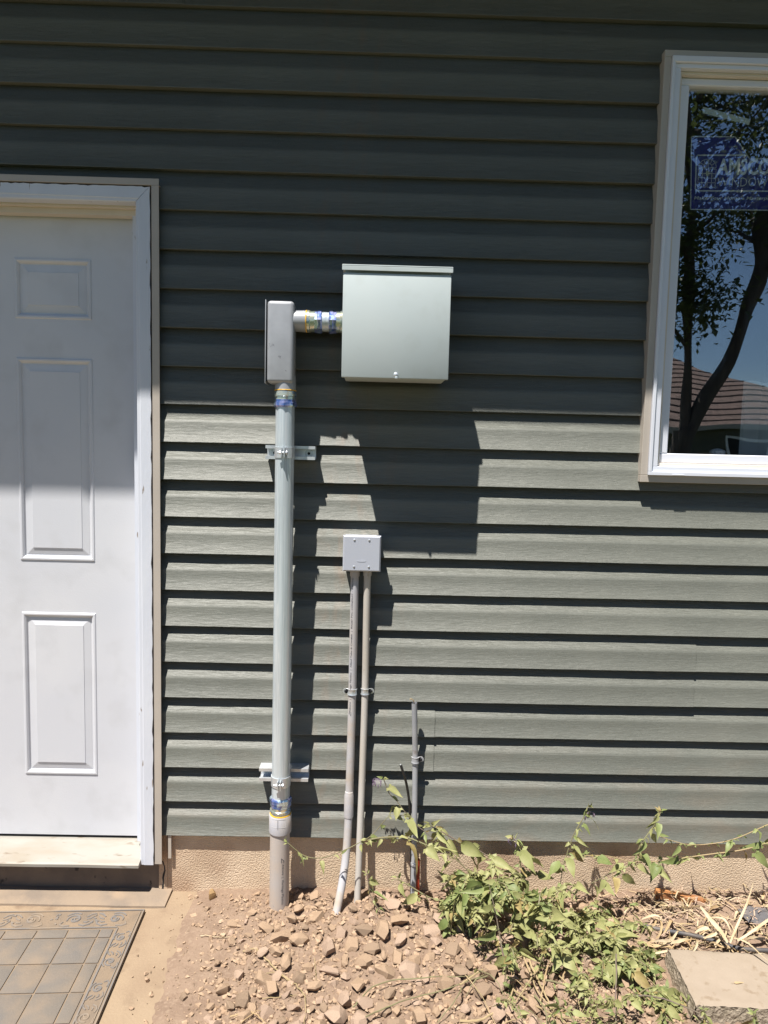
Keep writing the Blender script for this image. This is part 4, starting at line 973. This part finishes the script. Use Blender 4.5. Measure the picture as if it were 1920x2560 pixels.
def stones(name, n, r0, r1, m, region, label, seed):
    rr = random.Random(seed); mb = MB(); k = 0; pr_ = []
    for i in range(10):
        bm = hull(9, 1, rr.uniform(0.6, 0.95), rr.uniform(0.5, 0.85), rr); bmesh.ops.recalc_face_normals(bm, faces=bm.faces[:]); bm.verts.index_update()
        pr_.append(([v_.co.copy() for v_ in bm.verts], [[v_.index for v_ in f_.verts] for f_ in bm.faces])); bm.free()
    while k < n:
        x, y = rr.uniform(region[0], region[1]), rr.uniform(region[2], region[3])
        if rr.random() > smooth(-0.56, -0.28, x) * 0.92 + 0.08 or (x > 0.84 and y < -0.27): continue
        if x < -0.6 and rr.random() > 0.1 or x < -0.7: continue
        r = r0 + (r1 - r0) * rr.random() ** 2.2
        E_ = Matrix.Rotation(rr.uniform(0, 6.3), 3, 'Z') @ Matrix.Rotation(rr.uniform(-0.6, 0.6), 3, 'X')
        vs, fs = rr.choice(pr_); o_ = Vector((x, y, max(gz(x, y), 0.001 if x < -0.5 else -1) + r * 0.2))
        mb.add([o_ + r * (E_ @ p) for p in vs], fs); k += 1
    tag(mb.build(name, m, recalc=False), label, kind='stuff')
stones('gravel', 6500, 0.002, 0.012, 'rockA', (-0.66, 0.9, -0.62, -0.01), 'small broken stones and clods covering the dirt', 3)
stones('gravel', 4500, 0.0016, 0.006, 'crumb', (-0.66, 0.9, -0.62, -0.01), 'darker crumbs of soil between the rocks', 4)
# ------------------------------------------------------------------ vines
def leaf_mesh(name, L, Wd, fold, curl_, lobes, m, rr):
    mb = MB(); n = 7; vs = []
    for i in range(n + 1):
        t = i / n
        w = Wd * (math.sin(math.pi * t ** 0.55) ** (0.8 + 0.5 * t) if 0 < t < 1 else 0.0)
        y = L * t; zc = -curl_ * L * t * t
        wob = 0.1 * Wd * math.sin(t * 9 + rr.uniform(0, 1))
        vs += [(-w, y - 0.04 * L * (1 - t), zc + fold * w + wob), (0, y, zc), (w, y - 0.04 * L * (1 - t), zc + fold * w - wob)]
    fs = []
    for i in range(n):
        fs += [(3 * i, 3 * i + 1, 3 * i + 4, 3 * i + 3), (3 * i + 1, 3 * i + 2, 3 * i + 5, 3 * i + 4)]
    mb.add(vs, fs, True)
    if lobes:
        for s_g in (-1, 1):
            b0 = (0, 0.03 * L, 0)
            mb.add([b0, (s_g * 0.5 * Wd, 0.12 * L, 0.02 * L), (s_g * 1.35 * Wd, 0.02 * L, -0.05 * L), (s_g * 0.7 * Wd, -0.1 * L, 0.0)], [(0, 1, 2, 3) if s_g < 0 else (3, 2, 1, 0)], True)
    mb.tube([(0, -0.28 * L, 0.06 * L), (0, -0.1 * L, 0.02 * L), (0, 0.05 * L, 0)], 0.0009 / 0.05 * L * 0.6, 4, caps=False)
    me = mb.build(name, m, None, recalc=False, sharp=180).data
    bpy.data.objects.remove(bpy.data.objects[-1] if False else next(o for o in bpy.data.objects if o.data == me))
    return me
rr = random.Random(11)
LEAF = {k: [leaf_mesh('leaf', 1.0, rr.uniform(0.14, 0.31), rr.uniform(0.1, 1.0), rr.uniform(-0.3, 0.7), i % 2 == 0, k, rr) for i in range(9)] for k in ('leafA', 'leafB', 'leafC', 'leafD', 'leafY')}
def put_leaf(parent, pos, d, size, kind, nrm=None):
    if rr.random() < 0.06: kind = 'leafY'
    o = bpy.data.objects.new('leaf', rr.choice(LEAF[kind])); link(o, parent)
    d = Vector(d).normalized(); nrm = Vector(nrm or (rr.uniform(-0.9, 0.9), rr.uniform(-1.1, 0.3), rr.uniform(0.1, 1.0)))
    x = d.cross(nrm).normalized(); z = x.cross(d)
    Mx = Matrix((x, d, z)).transposed().to_4x4()
    Mx.translation = Vector(pos) + d * size * 0.28
    o.matrix_local = Mx @ Matrix.Scale(size, 4)
    return o
def leafdir(t, droop):
    a = rr.uniform(0, 2 * math.pi)
    return Vector((math.cos(a), math.sin(a) * 0.7 - 0.25, -droop + rr.uniform(-0.35, 0.5))) + 0.35 * t
def vine(pts, label, nleaf, size, kinds=('leafA', 'leafB', 'leafC'), r=0.0022, m='stem', group=None, droop=0.5, tip=True, side=0, name='vine', cat='vine'):
    root = tag(empty(name), label, cat, group)
    P = bez(pts, 6)
    MB().tube(P, [r * (1.1 - 0.5 * i / len(P)) for i in range(len(P))], 6).build('stem', m, root)
    for i in range(nleaf):
        u = (i + rr.uniform(0.1, 0.9)) / nleaf * (len(P) - 1); a = int(u); p = P[a].lerp(P[min(a + 1, len(P) - 1)], u - a)
        t = (P[min(a + 1, len(P) - 1)] - P[max(a - 1, 0)]).normalized()
        d = leafdir(t, droop)
        if p.y + d.normalized().y * size > -0.012: d.y = -abs(d.y)
        put_leaf(root, p, d, size * rr.choice((0.6, 0.8, 1.0, 1.15, 1.45)) * rr.uniform(0.9, 1.1), rr.choice(kinds))
        for q_ in range(rr.choice((0, 1, 1, 2))): put_leaf(root, p, leafdir(t, droop * 0.5), size * rr.uniform(0.3, 0.6), rr.choice(kinds))
    if tip:
        for i in range(4): put_leaf(root, P[0], leafdir(-(P[1] - P[0]).normalized(), -0.2), size * rr.uniform(0.3, 0.55), rr.choice(kinds))
    return root
def flowers(root, pos, n, spread):
    pos = Vector(pos)
    for i in range(n):
        a = rr.uniform(0, 6.28); e_ = pos + Vector((spread * math.cos(a), spread * 0.6 * math.sin(a) - 0.004, rr.uniform(-1.1, 0.1) * spread))
        mb = MB().tube([pos, (pos + e_) / 2 + Vector((0, 0, 0.003)), e_], 0.0005, 4)
        mb.lathe([(0.0008, 0), (0.0021, -0.004), (0.0016, -0.009), (0.0003, -0.013)], e_, seg=6)
        mb.build('flower', 'petal', root, recalc=False)
PALE = ('leafB', 'leafA', 'leafB')
MIX = ('leafA', 'leafA', 'leafB', 'leafC')
GRN = ('leafC', 'leafA', 'leafC', 'leafD')
v1 = vine([(0.052, -0.06, 0.432), (0.07, -0.066, 0.388), (0.094, -0.071, 0.366), (0.122, -0.077, 0.332), (0.161, -0.083, 0.292), (0.188, -0.089, 0.274), (0.234, -0.094, 0.234), (0.282, -0.1, 0.204)],
     'slender vine rising to mauve flowers left of the conduit stub', 8, 0.04, MIX, 0.0015, 'stemp')
flowers(v1, (0.03, -0.062, 0.432), 10, 0.016)
vine([(-0.236, -0.12, 0.252), (-0.184, -0.113, 0.207), (-0.128, -0.107, 0.199), (-0.062, -0.1, 0.221), (-0.015, -0.093, 0.243), (0.022, -0.087, 0.265), (0.069, -0.08, 0.319), (0.089, -0.08, 0.326), (0.143, -0.08, 0.322)],
     'thin vine shoot reaching left across the conduits to the riser', 11, 0.034, MIX, 0.0014)
vine([(0.01, -0.09, 0.249), (0.057, -0.1, 0.263), (0.119, -0.11, 0.271), (0.157, -0.12, 0.265), (0.219, -0.13, 0.243), (0.277, -0.14, 0.219), (0.321, -0.15, 0.183), (0.379, -0.16, 0.157)],
     'pale vine crossing in front of the grey conduit stub', 12, 0.052, PALE, 0.0022)
vine([(0.206, -0.06, 0.28), (0.248, -0.068, 0.26), (0.308, -0.076, 0.231), (0.35, -0.084, 0.218), (0.41, -0.092, 0.186), (0.463, -0.1, 0.166)],
     'vine with large heart shaped leaves right of the conduit stub', 11, 0.062, PALE, 0.002, 'stemp')
vine([(0.103, -0.09, 0.123), (0.154, -0.102, 0.1), (0.201, -0.114, 0.08), (0.254, -0.126, 0.073), (0.306, -0.138, 0.06), (0.355, -0.15, 0.038)],
     'low vine trailing over the rocks by the stub base', 9, 0.038, MIX, 0.0018)
vine([(0.007, -0.1, 0.144), (0.012, -0.108, 0.12), (0.02, -0.115, 0.084), (0.048, -0.13, 0.045), (0.07, -0.14, 0.02)],
     'withered little vine between thin conduits and stub', 6, 0.036, MIX, 0.0018, 'stemp')
vine([(1.326, -0.06, 0.265), (1.265, -0.063, 0.242), (1.183, -0.066, 0.22), (1.072, -0.069, 0.205), (0.962, -0.071, 0.188), (0.851, -0.074, 0.179), (0.762, -0.077, 0.2), (0.684, -0.08, 0.203)],
     'long pinkish vine arching along the foundation to the right edge', 24, 0.042, GRN, 0.0019, 'drystem')
vine([(0.924, -0.06, 0.338), (0.901, -0.07, 0.297), (0.862, -0.08, 0.246), (0.829, -0.09, 0.183), (0.767, -0.1, 0.16), (0.701, -0.11, 0.131)],
     'upright vine tip standing against the lowest siding board at right', 18, 0.04, MIX, 0.0019)
vine([(1.315, -0.07, 0.333), (1.252, -0.068, 0.302), (1.169, -0.066, 0.26), (1.099, -0.064, 0.24), (1.007, -0.062, 0.235), (0.896, -0.06, 0.269)],
     'upper vine climbing toward the right edge over the siding bottom', 13, 0.036, GRN, 0.0016, 'drystem')
v10 = vine([(0.694, -0.06, 0.351), (0.682, -0.068, 0.326), (0.65, -0.075, 0.268), (0.629, -0.083, 0.209), (0.614, -0.09, 0.145), (0.6, -0.11, 0.05)],
     'upright vine tip with mauve buds over the middle of the thicket', 14, 0.04, MIX, 0.0018)
flowers(v10, (0.7, -0.062, 0.335), 7, 0.014)
v11 = vine([(0.46, -0.095, 0.262), (0.475, -0.1, 0.23), (0.48, -0.11, 0.18), (0.49, -0.13, 0.1), (0.5, -0.16, 0.02)],
     'bushy upright shoot with grey buds at the thicket top', 12, 0.05, MIX, 0.002)
flowers(v11, (0.455, -0.095, 0.265), 6, 0.014)
vine([(0.398, -0.36, 0.044), (0.387, -0.335, 0.075), (0.384, -0.31, 0.096), (0.372, -0.285, 0.157), (0.356, -0.26, 0.22)],
     'straight purple stem hanging to a star of leaves at the thicket front', 7, 0.048, ('leafC', 'leafA'), 0.0022, 'stemp')
vine([(0.529, -0.22, 0.141), (0.572, -0.236, 0.115), (0.611, -0.252, 0.082), (0.644, -0.268, 0.046), (0.692, -0.284, 0.026), (0.721, -0.3, 0.028)],
     'thick pale stem sloping down to the right through the thicket', 9, 0.04, MIX, 0.0026)
GM, LM = 'leafy plants of the thicket', 'dusty green leafy plant crowded in the thicket left of the concrete block'
def hgt(x): return 0.17 - 0.13 * smooth(0.45, 0.85, x)
for i in range(72):
    x, y = rr.uniform(0.24, 0.86), rr.uniform(-0.34, -0.07)
    if i < 12: x, y = rr.uniform(0.27, 0.56), rr.uniform(-0.22, -0.08)
    if 36 <= i < 44: x, y = rr.uniform(0.68, 0.85), rr.uniform(-0.5, -0.2)
    if 44 <= i < 50: x, y = rr.uniform(0.24, 0.36), rr.uniform(-0.2, -0.09)
    if i >= 50: x, y = rr.uniform(0.34, 0.72), rr.uniform(-0.55, -0.36)
    if i >= 58: x, y = rr.uniform(0.36, 0.74), rr.uniform(-0.36, -0.2)
    h = max(0.03, hgt(x) * rr.uniform(0.55, 1.15) * (1 - 0.4 * smooth(-0.15, -0.4, y)))
    dx, dy = rr.uniform(-0.12, 0.12), rr.uniform(-0.11, 0.02)
    if x + dx < 0.235: dx = abs(dx)
    if x + dx > 0.84: dx = -abs(dx)
    P_ = [(x + dx, y + dy, gz(x, y) + h * 0.9), (x + dx * 0.7, y + dy * 0.7, gz(x, y) + h), (x + dx * 0.3, y + dy * 0.3, gz(x, y) + h * 0.7), (x, y, gz(x, y) - 0.005)]
    LM = 'dusty green leafy plant ' + ('at the front foot of the thicket' if y < -0.33 else ('at the left end of the thicket by the conduit stub' if x < 0.36 else ('against the left side of the concrete block' if x > 0.74 else ('in the thicket nearest the foundation' if y > -0.16 else 'in the middle of the thicket'))))
    vine(P_, LM, rr.choice((11, 13, 15)), rr.choice((rr.uniform(0.022, 0.036), rr.uniform(0.034, 0.05))) * (0.7 if 44 <= i < 58 else 1), rr.choice((MIX, GRN, PALE, PALE)), 0.0018, 'stem', GM, 0.35, name='leafy_plant', cat='plant')
for i, (x, y, lb_) in enumerate([(0.86, -0.53, 'small bright green sprout at the front corner of the block'), (0.98, -0.545, 'little green sprout against the front of the block'), (0.76, -0.53, 'bright green sprig at the bottom edge left of the block')]):
    vine([(x, y, 0.07), (x + 0.005, y + 0.005, 0.04), (x, y + 0.01, -0.01)], lb_, 8, 0.03, ('leafC', 'leafA'), 0.0015, name='sprout', cat='plant')
# small leaf litter of the thicket, uncountable
mb = MB(); r2 = random.Random(5)
lv = [[v_.co.copy() for v_ in me.vertices] for me in LEAF['leafA'][:3]]; lf = [[list(p.vertices) for p in me.polygons] for me in LEAF['leafA'][:3]]
for i in range(420):
    x, y = r2.uniform(0.3, 0.86), r2.uniform(-0.5, -0.07)
    if r2.random() > smooth(0.3, 0.6, x) + 0.15: continue
    k = r2.randrange(3); s_z = r2.uniform(0.012, 0.026)
    E_ = Matrix.Rotation(r2.uniform(0, 6.3), 3, 'Z') @ Matrix.Rotation(r2.uniform(-0.9, 0.9), 3, 'X') @ Matrix.Rotation(r2.uniform(-0.9, 0.9), 3, 'Y')
    o_ = Vector((x, y, gz(x, y) + r2.uniform(0.004, 0.04)))
    mb.add([o_ + s_z * (E_ @ p) for p in lv[k]], lf[k], True, r2.randrange(3))
tag(mb.build('ground_cover', ['leafC', 'leafA', 'leafD'], recalc=False, sharp=180), 'tiny green leaves low between the thicket stems', kind='stuff')

# ------------------------------------------------------------------ dry stems, straw and litter
def dry(pts, label, r=0.0018, m='drystem', group=None):
    P = []
    for p in bez(pts, 7): P.append(Vector((p.x + rr.uniform(-0.0015, 0.0015), p.y + rr.uniform(-0.0015, 0.0015), max(p.z - 0.012, gz(p.x, p.y) + r + 0.004))))
    mb = MB().tube(P, [r * (1.1 - 0.6 * i / len(P)) for i in range(len(P))], 6)
    return tag(mb.build('fallen_twig', m), label, 'twig', group)
dry([(0.261, -0.412, .045), (0.335, -0.353, .045), (0.421, -0.319, .045), (0.502, -0.264, .045)], 'tan dry stem running out of the thicket to the lower left', 0.0026)
dry([(0.399, -0.416, .04), (0.443, -0.465, .04), (0.496, -0.504, .04), (0.555, -0.515, .04), (0.647, -0.506, .04)], 'dry stem curving along the bottom below the thicket', 0.0025)
dry([(0.464, -0.312, .05), (0.474, -0.384, .045), (0.486, -0.444, .04), (0.489, -0.484, .04), (0.519, -0.534, .04)], 'pale dry stem dropping straight down from the thicket middle', 0.0028)
dry([(0.455, -0.312, .05), (0.461, -0.384, .045), (0.472, -0.444, .04), (0.499, -0.484, .04)], 'second dry stem beside the one dropping from the thicket', 0.0024)
dry([(0.247, -0.527, .04), (0.309, -0.518, .04), (0.39, -0.446, .04), (0.417, -0.359, .05)], 'thick dry stem bending to the bottom edge below the thicket', 0.003)
dry([(0.695, -0.361, .1), (0.66, -0.466, .07), (0.628, -0.559, .05)], 'straight grey stick pointing down at the bottom edge', 0.002, 'stemp')
dry([(0.698, -0.459, .06), (0.773, -0.466, .06), (0.838, -0.494, .055), (0.877, -0.516, .05), (0.9, -0.532, .05), (0.936, -0.548, .05)], 'greyish stem running past the block corner', 0.002, 'stemp')
dry([(-0.341, -0.282, .03), (-0.294, -0.289, .03), (-0.236, -0.347, .03), (-0.176, -0.405, .03), (-0.148, -0.448, .03), (-0.143, -0.54, .03)], 'yellow dry stem curving over the dirt below the riser', 0.0022)
dry([(-0.478, -0.216, .02), (-0.43, -0.221, .02), (-0.371, -0.229, .02)], 'thin pale stalk on the dirt left of the riser', 0.0013, 'strawp')
dry([(-0.285, -0.374, .03), (-0.239, -0.357, .03), (-0.186, -0.398, .03)], 'short dry twig joining the curved stem below the riser', 0.0014)
dry([(-0.021, -0.493, .045), (0.043, -0.413, .045), (0.188, -0.385, .045), (0.286, -0.38, .045), (0.364, -0.348, .045)], 'long green dry stem arching left over the rocks', 0.0018, 'stem')
dry([(0.011, -0.522, .045), (0.112, -0.468, .045), (0.233, -0.423, .045), (0.367, -0.355, .045)], 'straight dry stem lying over the rocks toward the bottom', 0.0018, 'stem')
dry([(-0.136, -0.311, .03), (-0.126, -0.371, .03), (-0.127, -0.423, .03)], 'fine pale rootlet lying on the rocks below the conduits', 0.0011)
dry([(-0.259, -0.449, .03), (-0.2, -0.442, .03), (-0.172, -0.436, .03)], 'thin straight twig near the bottom left rocks', 0.0013)
dry([(-0.33, -0.51, .03), (-0.28, -0.5, .035), (-0.24, -0.53, .03), (-0.22, -0.57, .03)], 'tan dry stem at the bottom edge below the riser', 0.002, 'straw')
dry([(-0.31, -0.54, .03), (-0.27, -0.5, .035), (-0.25, -0.49, .03)], 'wispy straw tuft blade at the bottom edge', 0.0014, 'straw')
for i in range(30):
    x, y = rr.uniform(0.26, 0.74), rr.uniform(-0.56, -0.24); a = rr.uniform(-2.6, -0.5); L = rr.uniform(0.06, 0.16)
    dry([(x, y, 0.05), (x + math.cos(a) * L * 0.5 + rr.uniform(-0.015, 0.015), y + math.sin(a) * L * 0.5, 0.055), (x + math.cos(a) * L, y + math.sin(a) * L, 0.03)], 'dry tan stem in the tangle at the foot of the thicket', rr.uniform(0.001, 0.0026), rr.choice(('drystem', 'straw', 'stem')), 'dry stems tangled below the thicket')
def stalk(p, d, L, w, m, bend, lift):
    """one curved, slightly folded strip of dry leaf"""
    mb = MB(); n = 8; vs = []; d = Vector(d).normalized(); sd_ = d.cross(Vector((0, 0, 1))).normalized(); p = Vector(p); tw = rr.uniform(-0.5, 0.5)
    for i in range(n + 1):
        t = i / n; c = p + d * L * t + sd_ * bend * math.sin(t * 2.6) * L + Vector((0, 0, lift * math.sin(math.pi * t) + 0.004 * math.sin(t * 7 + tw * 5)))
        ww = w * (0.35 + 0.65 * math.sin(math.pi * (0.12 + 0.8 * t)))
        q = sd_ * math.cos(tw + t) + Vector((0, 0, 1)) * math.sin(tw + t)
        vs += [c - q * ww, c + Vector((0, 0, -ww * 0.35)), c + q * ww]
    fs = []
    for i in range(n): fs += [(3 * i, 3 * i + 1, 3 * i + 4, 3 * i + 3), (3 * i + 1, 3 * i + 2, 3 * i + 5, 3 * i + 4)]
    return mb.add(vs, fs, True).build('dry_stalk', m, recalc=False, sharp=180)
GS = 'dry straw coloured leaf strip in the litter behind the concrete block'
for i in range(46):
    x, y = rr.uniform(0.9, 1.32), rr.uniform(-0.275, -0.06)
    if i > 34: y = rr.uniform(-0.28, -0.2)
    a = rr.uniform(-1.2, 1.2) + (math.pi if rr.random() < 0.5 else 0)
    o = stalk((x, y, gz(x, y) + rr.uniform(0.006, 0.03)), (math.cos(a), math.sin(a), rr.uniform(-0.05, 0.12)), rr.uniform(0.03, 0.1), rr.uniform(0.0015, 0.0055), rr.choice(('straw', 'strawp', 'strawp', 'straw')), rr.uniform(-0.2, 0.2), rr.uniform(0, 0.025))
    tag(o, GS, 'straw', 'dry leaf strips behind the block')
for (p, d, L, w, lb_) in [((1.05, -0.285, 0.07), (0.62, 0.62, 0.55), 0.2, 0.004, 'pale straw stalk slanting up from the block toward the wall'), ((1.12, -0.36, 0.075), (-0.55, 0.8, 0.02), 0.12, 0.003, 'pale straw lying across the back edge of the block'),
                          ((1.08, -0.27, 0.07), (0.9, 0.35, 0.25), 0.26, 0.0045, 'long pale stalk rising to the right edge behind the block'), ((1.045, -0.28, 0.065), (-0.25, 0.9, 0.25), 0.12, 0.006, 'broad dry leaf blade leaning toward the drip tube'),
                          ((0.93, -0.1, 0.05), (1, -0.05, 0.03), 0.13, 0.007, 'curved yellow dry blade below the orange wood')]:
    tag(stalk(p, d, L, w, 'strawp', 0.03, 0.006), lb_, 'straw')
mb = MB(); r3 = random.Random(9)
for i in range(650):
    x, y = r3.uniform(0.72, 1.36), r3.uniform(-0.3, -0.0)
    if r3.random() > smooth(0.7, 0.95, x): continue
    a = r3.uniform(0, 6.28); L = r3.uniform(0.012, 0.06); z = gz(x, y) + r3.uniform(0.002, 0.022)
    mb.tube([(x, y, z), (x + math.cos(a) * L / 2, y + math.sin(a) * L / 2, z + r3.uniform(-0.002, 0.008)), (x + math.cos(a) * L, y + math.sin(a) * L, z)], r3.uniform(0.0006, 0.0022), 4, smooth=False, flat=0.5)
    for k in range(1, 11): mb.mi[-k] = i % 4
tag(mb.build('straw_litter', ['straw', 'strawp', 'rockB', 'drystem'], recalc=False), 'fine chopped straw and bark litter along the wall at right', kind='stuff')
wd = MB(); wd.rbox(0, 0.165, -0.012, 0.012, -0.013, 0.013, 0.0015, 1)
wd.v = [(p[0], p[1] + 0.001 * fbm(p[0], p[2], 20, 1), p[2] * (1 - 0.35 * p[0] / 0.165) + 0.001 * fbm(p[0], p[1], 20, 2)) for p in wd.v]
wo = wd.build('wood_scrap', 'wood'); wo.location = (0.939, -0.026, 0.046); wo.rotation_euler = (0, R(7), R(-3))
tag(wo, 'orange brown wood scrap leaning at the foundation on the right', 'wood')
tb = MB().tube(bez([(0.84, -0.165, 0.035), (0.8964, -0.1873, 0.036), (0.9797, -0.2121, 0.038), (1.0344, -0.2332, 0.036), (1.1, -0.255, 0.03), (1.2, -0.262, 0.03)]), 0.0062, 12)
tag(tb.build('drip_tube', 'tube'), 'dark grey drip irrigation tube behind the concrete block', 'tube')
fb = MB(); n = 10
fb.add([(1.17 + 0.1 * i / n + 0.012 * fbm(i, k, 0.7, 1), -0.16 + 0.075 * k / n + 0.01 * fbm(i, k, 0.6, 2), 0.043 + 0.01 * fbm(i, k, 0.35, 3)) for k in range(n + 1) for i in range(n + 1)],
       [(k * (n + 1) + i, k * (n + 1) + i + 1, (k + 1) * (n + 1) + i + 1, (k + 1) * (n + 1) + i) for k in range(n) for i in range(n)], True)
tag(fb.build('weed_fabric', 'fabric', recalc=False), 'torn scrap of dark weed fabric in the straw', 'fabric')
dl_ = leaf_mesh('dry_leaf', 0.034, 0.004, 0.3, 0.1, False, 'straw', rr)
o = link(bpy.data.objects.new('dry_leaf', dl_)); o.location = (0.992, -0.425, 0.058); o.rotation_euler = (0, 0, R(-80))
tag(o, 'single brown dry leaf lying on the concrete block', 'leaf')

# ------------------------------------------------------------------ the yard behind the camera, seen in the pane
TY = -5.76
tree = tag(empty('tree', (3.35, TY, 0)), 'leafy tree with a leaning limb, mirrored in the window pane', 'tree')
def rl(ps): return [(x - 3.35, y - TY, z) for x, y, z in ps]
lim = MB()
lim.tube(rl([(3.33, TY, -0.1), (3.36, TY, 0.6), (3.4, TY, 1.3), (3.43, TY, 1.75)]), [0.2, 0.17, 0.155, 0.14], 14)
lim.tube(rl(bez([(3.4, TY, 1.45), (3.56, TY, 1.9), (3.81, TY, 2.3), (4.0, TY, 2.7), (4.12, TY, 3.05), (4.22, TY, 3.57), (4.25, TY, 4.3), (4.4, TY + 0.2, 5.4), (4.7, TY, 6.6)], 4)), [0.105 - 0.0025 * i for i in range(33)], 12)
lim.tube(rl(bez([(3.4, TY, 1.45), (3.43, TY, 2.0), (3.46, TY, 2.5), (3.45, TY, 3.1), (3.41, TY, 3.8), (3.3, TY + 0.1, 4.8), (3.2, TY, 6.2)], 4)), [0.075 - 0.0024 * i for i in range(25)], 10)
tr_r = random.Random(21)
ends = []
for i in range(34):
    base = Vector((3.43, TY, 2.6 + i * 0.1)) if i % 2 else Vector((4.2 + 0.02 * i, TY, 3.4 + i * 0.09))
    a = tr_r.uniform(0, 6.28); L = tr_r.uniform(0.4, 1.1)
    e_ = base + Vector((math.cos(a) * L * 0.9, math.sin(a) * L, tr_r.uniform(-0.15, 0.7) * L))
    if i % 2 == 0 and e_.z < 3.9: e_.z += 0.7
    lim.tube(rl([base, (base + e_) / 2 + Vector((0, 0, 0.08)), e_]), [0.03, 0.018, 0.006], 5)
    ends += [(base * 0.55 + e_ * 0.45), (base * 0.3 + e_ * 0.7), e_]
lim.build('trunk', 'bark', tree)
for i in range(44):
    ends.append(Vector((tr_r.uniform(2.2, 3.95), TY + tr_r.uniform(-1, 1), tr_r.uniform(4.0, 7.6))))
for i in range(22):
    ends.append(Vector((tr_r.uniform(3.0, 3.7), TY + tr_r.uniform(-0.5, 0.5), tr_r.uniform(2.9, 4.4))))
cr = MB()
for c in ends:
    for k in range(70):
        p = c + Vector((tr_r.gauss(0, 0.2), tr_r.gauss(0, 0.2), tr_r.gauss(0, 0.14)))
        if p.x > 3.98 and p.z < 3.6: continue
        E_ = Matrix.Rotation(tr_r.uniform(0, 6.3), 3, 'Z') @ Matrix.Rotation(tr_r.uniform(-0.2, 1.2), 3, 'X'); s_z = tr_r.uniform(0.045, 0.085)
        cr.add([p - Vector((3.35, TY, 0)) + s_z * (E_ @ Vector(q)) for q in ((0, -0.1, 0), (0.36, 0.5, 0.08), (0, 1.2, -0.1), (-0.36, 0.5, 0.08))], [(0, 1, 2, 3)])
co = cr.build('crown', 'crown', tree, recalc=False); co['kind'] = 'stuff'
nb = tag(empty('neighbour_house', (10, -24, 0)), 'far house with a brown hipped roof, mirrored in the window pane', 'house')
def rn(mb, name, m, p=None):
    mb.v = [(x - 10, y + 24, z) for x, y, z in mb.v]; return mb.build(name, m, p or nb)
hx0, hx1, hy0, hy1 = 3.0, 19.0, -33.0, -24.0
rn(MB().box(hx0, hx1, hy0, hy1, -0.05, 2.6), 'wall', 'brickwall')
rf = MB().add([(hx0 - .5, hy1 + .5, 2.5), (hx1 + .5, hy1 + .5, 2.5), (hx1 + .5, hy0 - .5, 2.5), (hx0 - .5, hy0 - .5, 2.5), (hx0 + 3.5, -28.5, 6.0), (11.4, -28.5, 6.0)], [(0, 1, 5, 4), (1, 2, 5), (2, 3, 4, 5), (3, 0, 4), (3, 2, 1, 0)])
rfo = rn(rf, 'roof', 'shingle')
for k in range(14):
    t0, t1 = k / 14, (k + 1) / 14
    if k % 1 == 0:
        a0, a1 = (hx0 - .5) + 4.0 * t0, (hx1 + .5) - 8.1 * t0
        y_, z_ = hy1 + .5 - 5 * t0, 2.5 + 3.5 * t0
        rn(MB().box(a0, a1, y_ - 0.02, y_ + 0.02, z_, z_ + 0.035), 'shingle_course', 'shingle', rfo)
rn(MB().box(hx0 - .5, hx1 + .5, hy1 + .5, hy1 + .56, 2.36, 2.55), 'fascia', 'soffit')
for (x0, x1) in ((8.6, 9.6), (13.2, 14.6)):
    w_o = rn(MB().box(x0, x1, hy1, hy1 + 0.06, 1.0, 2.1), 'window', 'vinyl')
    rn(MB().box(x0 + .08, x1 - .08, hy1 + 0.06, hy1 + 0.07, 1.08, 2.02), 'pane', 'dark', w_o)
fe = tag(empty('board_fence', (9, -16, 0)), 'grey board fence across the yard, mirrored low in the pane', 'fence')
for i in range(84):
    x = 0.6 + i * 0.15
    o = MB().box(-0.07, 0.07, -0.01, 0.01, -0.05, 1.45 + 0.02 * math.sin(i * 2.1)).build('board', 'fencewood', fe) if i == 0 else link(bpy.data.objects.new('board', bmesh_board), fe)
    if i == 0: bmesh_board = o.data
    o.location = (x - 9, 0, 0.01 * math.sin(i))
for z in (0.35, 1.15): MB().box(-8.5, 4.3, -0.06, -0.011, z, z + 0.09).build('rail', 'fencewood', fe)
